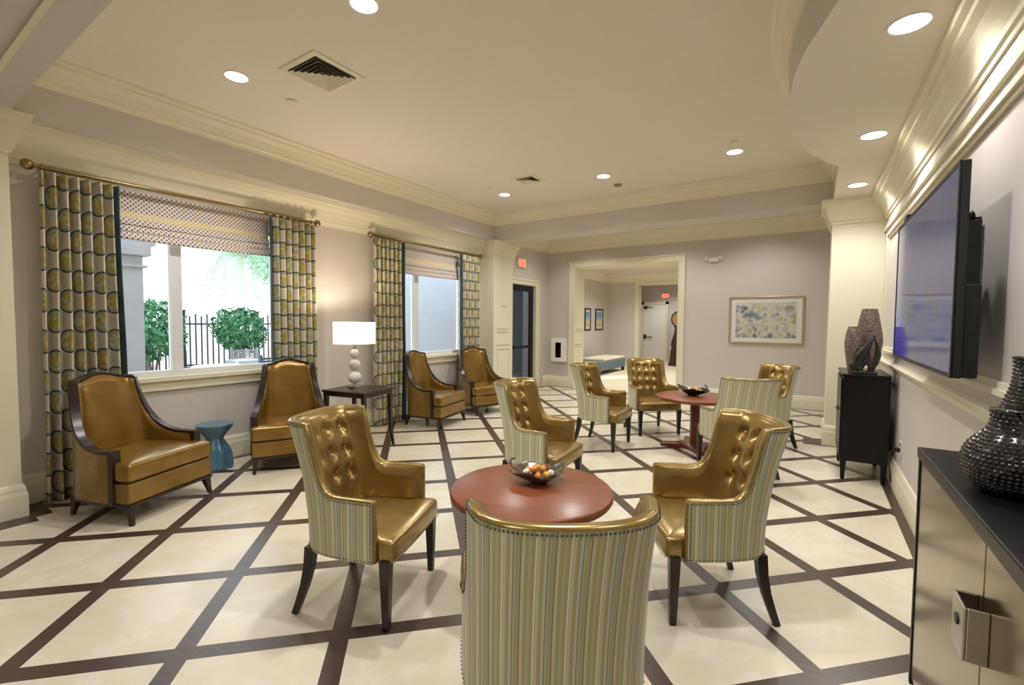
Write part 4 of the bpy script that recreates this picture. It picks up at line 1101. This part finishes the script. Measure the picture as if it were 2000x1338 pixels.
obj('thermostat', MB().box(0, .02, -.05, .05, -.06, .06), M['plastic'], label='small off-white thermostat on the far left pilaster', cat='thermostat', bevel=.004, loc=(XB+.01, 7.52, 1.93))
t_ = thing('wall_outlet', 'white wall outlet low on the right wall beside the black cabinet', 'outlet', (WR, 5.32, .45))
obj('plate', MB().box(-.008, 0, -.035, .035, -.058, .058), M['plastic'], t_, bevel=.002)
for z in (-.024, .024): obj('socket', MB().box(-.011, -.008, -.016, .016, z-.014, z+.014), M['vent_dark'], t_)
obj('power_plug', MB().box(-.05, -.012, -.02, .02, -.018, .018).tube(smooth_pts([(-.05, 0, 0), (-.08, .05, -.06), (-.06, .16, -.2), (-.03, .28, -.38)]), .006, 6), M['rubber'], label='black plug and cord in the outlet beside the black cabinet', cat='plug', loc=(WR, 5.32, .426), bevel=.002)

# ------------------------------------------------------------------ ceiling items
def vent(label, loc, s_):
    t_ = thing('ceiling_vent', label, 'vent', loc)
    h_ = s_/2; sq = lambda q, z: [(-q, -q, z), (q, -q, z), (q, q, z), (-q, q, z)]
    obj('frame', MB().rings([sq(h_, 0), sq(h_, -.008), sq(h_-.01, -.012), sq(h_-.05, -.012), sq(h_-.05, 0), sq(h_, 0)], False, True), M['trim'], t_)
    obj('duct', MB().box(-h_+.04, h_-.04, -h_+.04, h_-.04, -.004, -.001), M['vent_dark'], t_)
    lv = MB(); k = h_-.052
    while k > .03:
        a, b = k, k-.024
        q = [[(-a, -a, -.024), (a, -a, -.024), (a, a, -.024), (-a, a, -.024)], [(-b, -b, -.004), (b, -b, -.004), (b, b, -.004), (-b, b, -.004)], [(-b-.003, -b-.003, -.004), (b+.003, -b-.003, -.004), (b+.003, b+.003, -.004), (-b-.003, b+.003, -.004)], [(-a-.002, -a-.002, -.022), (a+.002, -a-.002, -.022), (a+.002, a+.002, -.022), (-a-.002, a+.002, -.022)]]
        lv.rings(q, False, True); k -= .036
    obj('louvres', lv, M['trim'], t_)
vent('large square louvred vent in the ceiling near the window side', (-3.46, 2.38, ZC), .48)
vent('small-looking far ceiling vent near the back beam', (-3.48, 5.70, ZC), .36)
LIGHTS = []
def downlight(label, loc, r=.085, watts=40, group=None):
    t_ = thing('recessed_downlight', label, 'downlight', loc, 0, group)
    n_ = 32; rs = [[(q*cos(2*PI*j/n_), q*sin(2*PI*j/n_), z) for j in range(n_)] for q, z in ((r+.012, 0), (r+.012, -.006), (r, -.006), (r, 0))]
    obj('trim_ring', MB().rings(rs, False, True), M['white'], t_, smooth=True, auto=30)
    obj('lens', MB().lathe([(r, -.004), (r*.98, -.003)], 32), M['bulb'], t_)
    l = bpy.data.lights.new('downlight_lamp', 'SPOT'); l.energy = watts; l.color = (1, .985, .97); l.spot_size = math.radians(140); l.spot_blend = .7; l.shadow_soft_size = .07
    lo = bpy.data.objects.new('downlight_lamp', l); COL.objects.link(lo); lo.location = (loc[0], loc[1], loc[2]-.02); LIGHTS.append(lo)
GL = 'recessed ceiling downlights'
for lab, x, y in (('recessed downlight at the top edge of the photo', -2.49, 2.02), ('recessed downlight between the large vent and the near curtain', -4.12, 2.02),
                  ('recessed downlight in the far left of the ceiling', -4.21, 6.17), ('recessed downlight in the middle of the far row', -2.51, 6.13), ('recessed downlight at the right of the far row, left of the curved soffit', -.84, 6.09)):
    downlight(lab, (x, y, ZC), watts=150, group=GL)
for lab, y in (('nearest downlight in the curved soffit, top right', 3.14), ('middle downlight in the curved soffit', 4.80), ('farthest downlight in the curved soffit, above the pilaster', 6.40)):
    downlight(lab, (.37, y, ZB), watts=62, group='downlights in the curved soffit')
for nm, lab, x, y, r_ in (('smoke_detector', 'round sprinkler cover on the ceiling near the large vent', -4.13, 2.52, .05), ('smoke_detector', 'round grey detector behind the middle far downlight', -2.48, 6.62, .06), ('smoke_detector', 'tiny round cover left of the far left downlight', -4.2, 5.74, .035), ('smoke_detector', 'small round cover just before the right far downlight', -.80, 5.75, .04)):
    obj(nm, MB().lathe([(r_, 0), (r_, -.012), (r_*.8, -.02), (r_*.2, -.022)][::-1], 24), M['plastic'] if y < 6 else M['brass'], label=lab, cat='ceiling fitting', smooth=True, auto=40, loc=(x, y, ZC))

# lamps that light the place but are not in view (near rows carried on; extras added to brighten the rooms)
def lamp(kind, loc, e, col=(1, .985, .97), size=.1, rot=None, spot=None):
    l = bpy.data.lights.new('lamp', kind); l.energy = e; l.color = col
    if kind == 'AREA': l.size = size
    elif kind == 'SPOT': l.shadow_soft_size = size; l.spot_size = math.radians(spot or 140); l.spot_blend = .7
    else: l.shadow_soft_size = size
    o_ = bpy.data.objects.new(l.name, l); COL.objects.link(o_); o_.location = loc
    if rot: o_.rotation_euler = rot
    return o_
for x, y in ((-.84, 2.02), (-2.49, -1.4), (-4.12, -1.4), (-.84, -1.4)): lamp('SPOT', (x, y, ZC-.02), 165 if y > 0 else (10 if x < -2 else 150), size=.07)  # first completes the near row; those behind the viewer are added fill
lamp('SPOT', (.37, 1.5, ZB-.02), 52, size=.07)
for x in (-4.2, -2.5, -.8): lamp('SPOT', (x, 8.75, ZC-.02), 85, size=.07)
for x, y in ((-4.6, 11.6), (-2.9, 11.6), (-4.6, 14.2), (-2.9, 14.2), (-4.6, 17.6)): lamp('SPOT', (x, y, 3.28), 150, size=.08)
lamp('POINT', (LX, LY, .725+.70), 42, (1, .87, .68), .05)

# daylight
wd = bpy.data.worlds.new('sky'); S.world = wd; wd.use_nodes = True
bg = wd.node_tree.nodes['Background']; bg.inputs[0].default_value = (.86, .94, 1.0, 1); bg.inputs[1].default_value = 2.3
sun = bpy.data.lights.new('sun', 'SUN'); sun.energy = 2.5; sun.angle = .01; so = bpy.data.objects.new('sun', sun); COL.objects.link(so)
so.rotation_euler = (math.radians(38), math.radians(-28), 0)

# ------------------------------------------------------------------ camera
f, yaw, pitch, roll = 893.69, -0.58059, 0.04461, 0.0074
cy, sy, cp, sp = cos(yaw), sin(yaw), cos(pitch), sin(pitch)
fw = Vector((sy*cp, cy*cp, -sp)); r0 = Vector((cy, -sy, 0)); u0 = r0.cross(fw)
r_ = r0*cos(roll)+u0*sin(roll); u_ = -r0*sin(roll)+u0*cos(roll)
cam = bpy.data.cameras.new('camera'); cam.sensor_width = 36; cam.lens = f/2000*36; cam.clip_start = .05; cam.clip_end = 200
co = bpy.data.objects.new('camera', cam); COL.objects.link(co)
mt = Matrix((r_, u_, -fw)).transposed().to_4x4(); mt.translation = Vector((0, 0, 1.55)); co.matrix_world = mt
S.camera = co
S.view_settings.view_transform = 'Standard'; S.view_settings.look = 'None'; S.view_settings.gamma = 1; S.view_settings.exposure = 0.04
S.view_settings.use_curve_mapping = False
S.cycles.max_bounces = 10; S.cycles.diffuse_bounces = 6; S.cycles.glossy_bounces = 4; S.cycles.transmission_bounces = 6; S.cycles.sample_clamp_indirect = 6
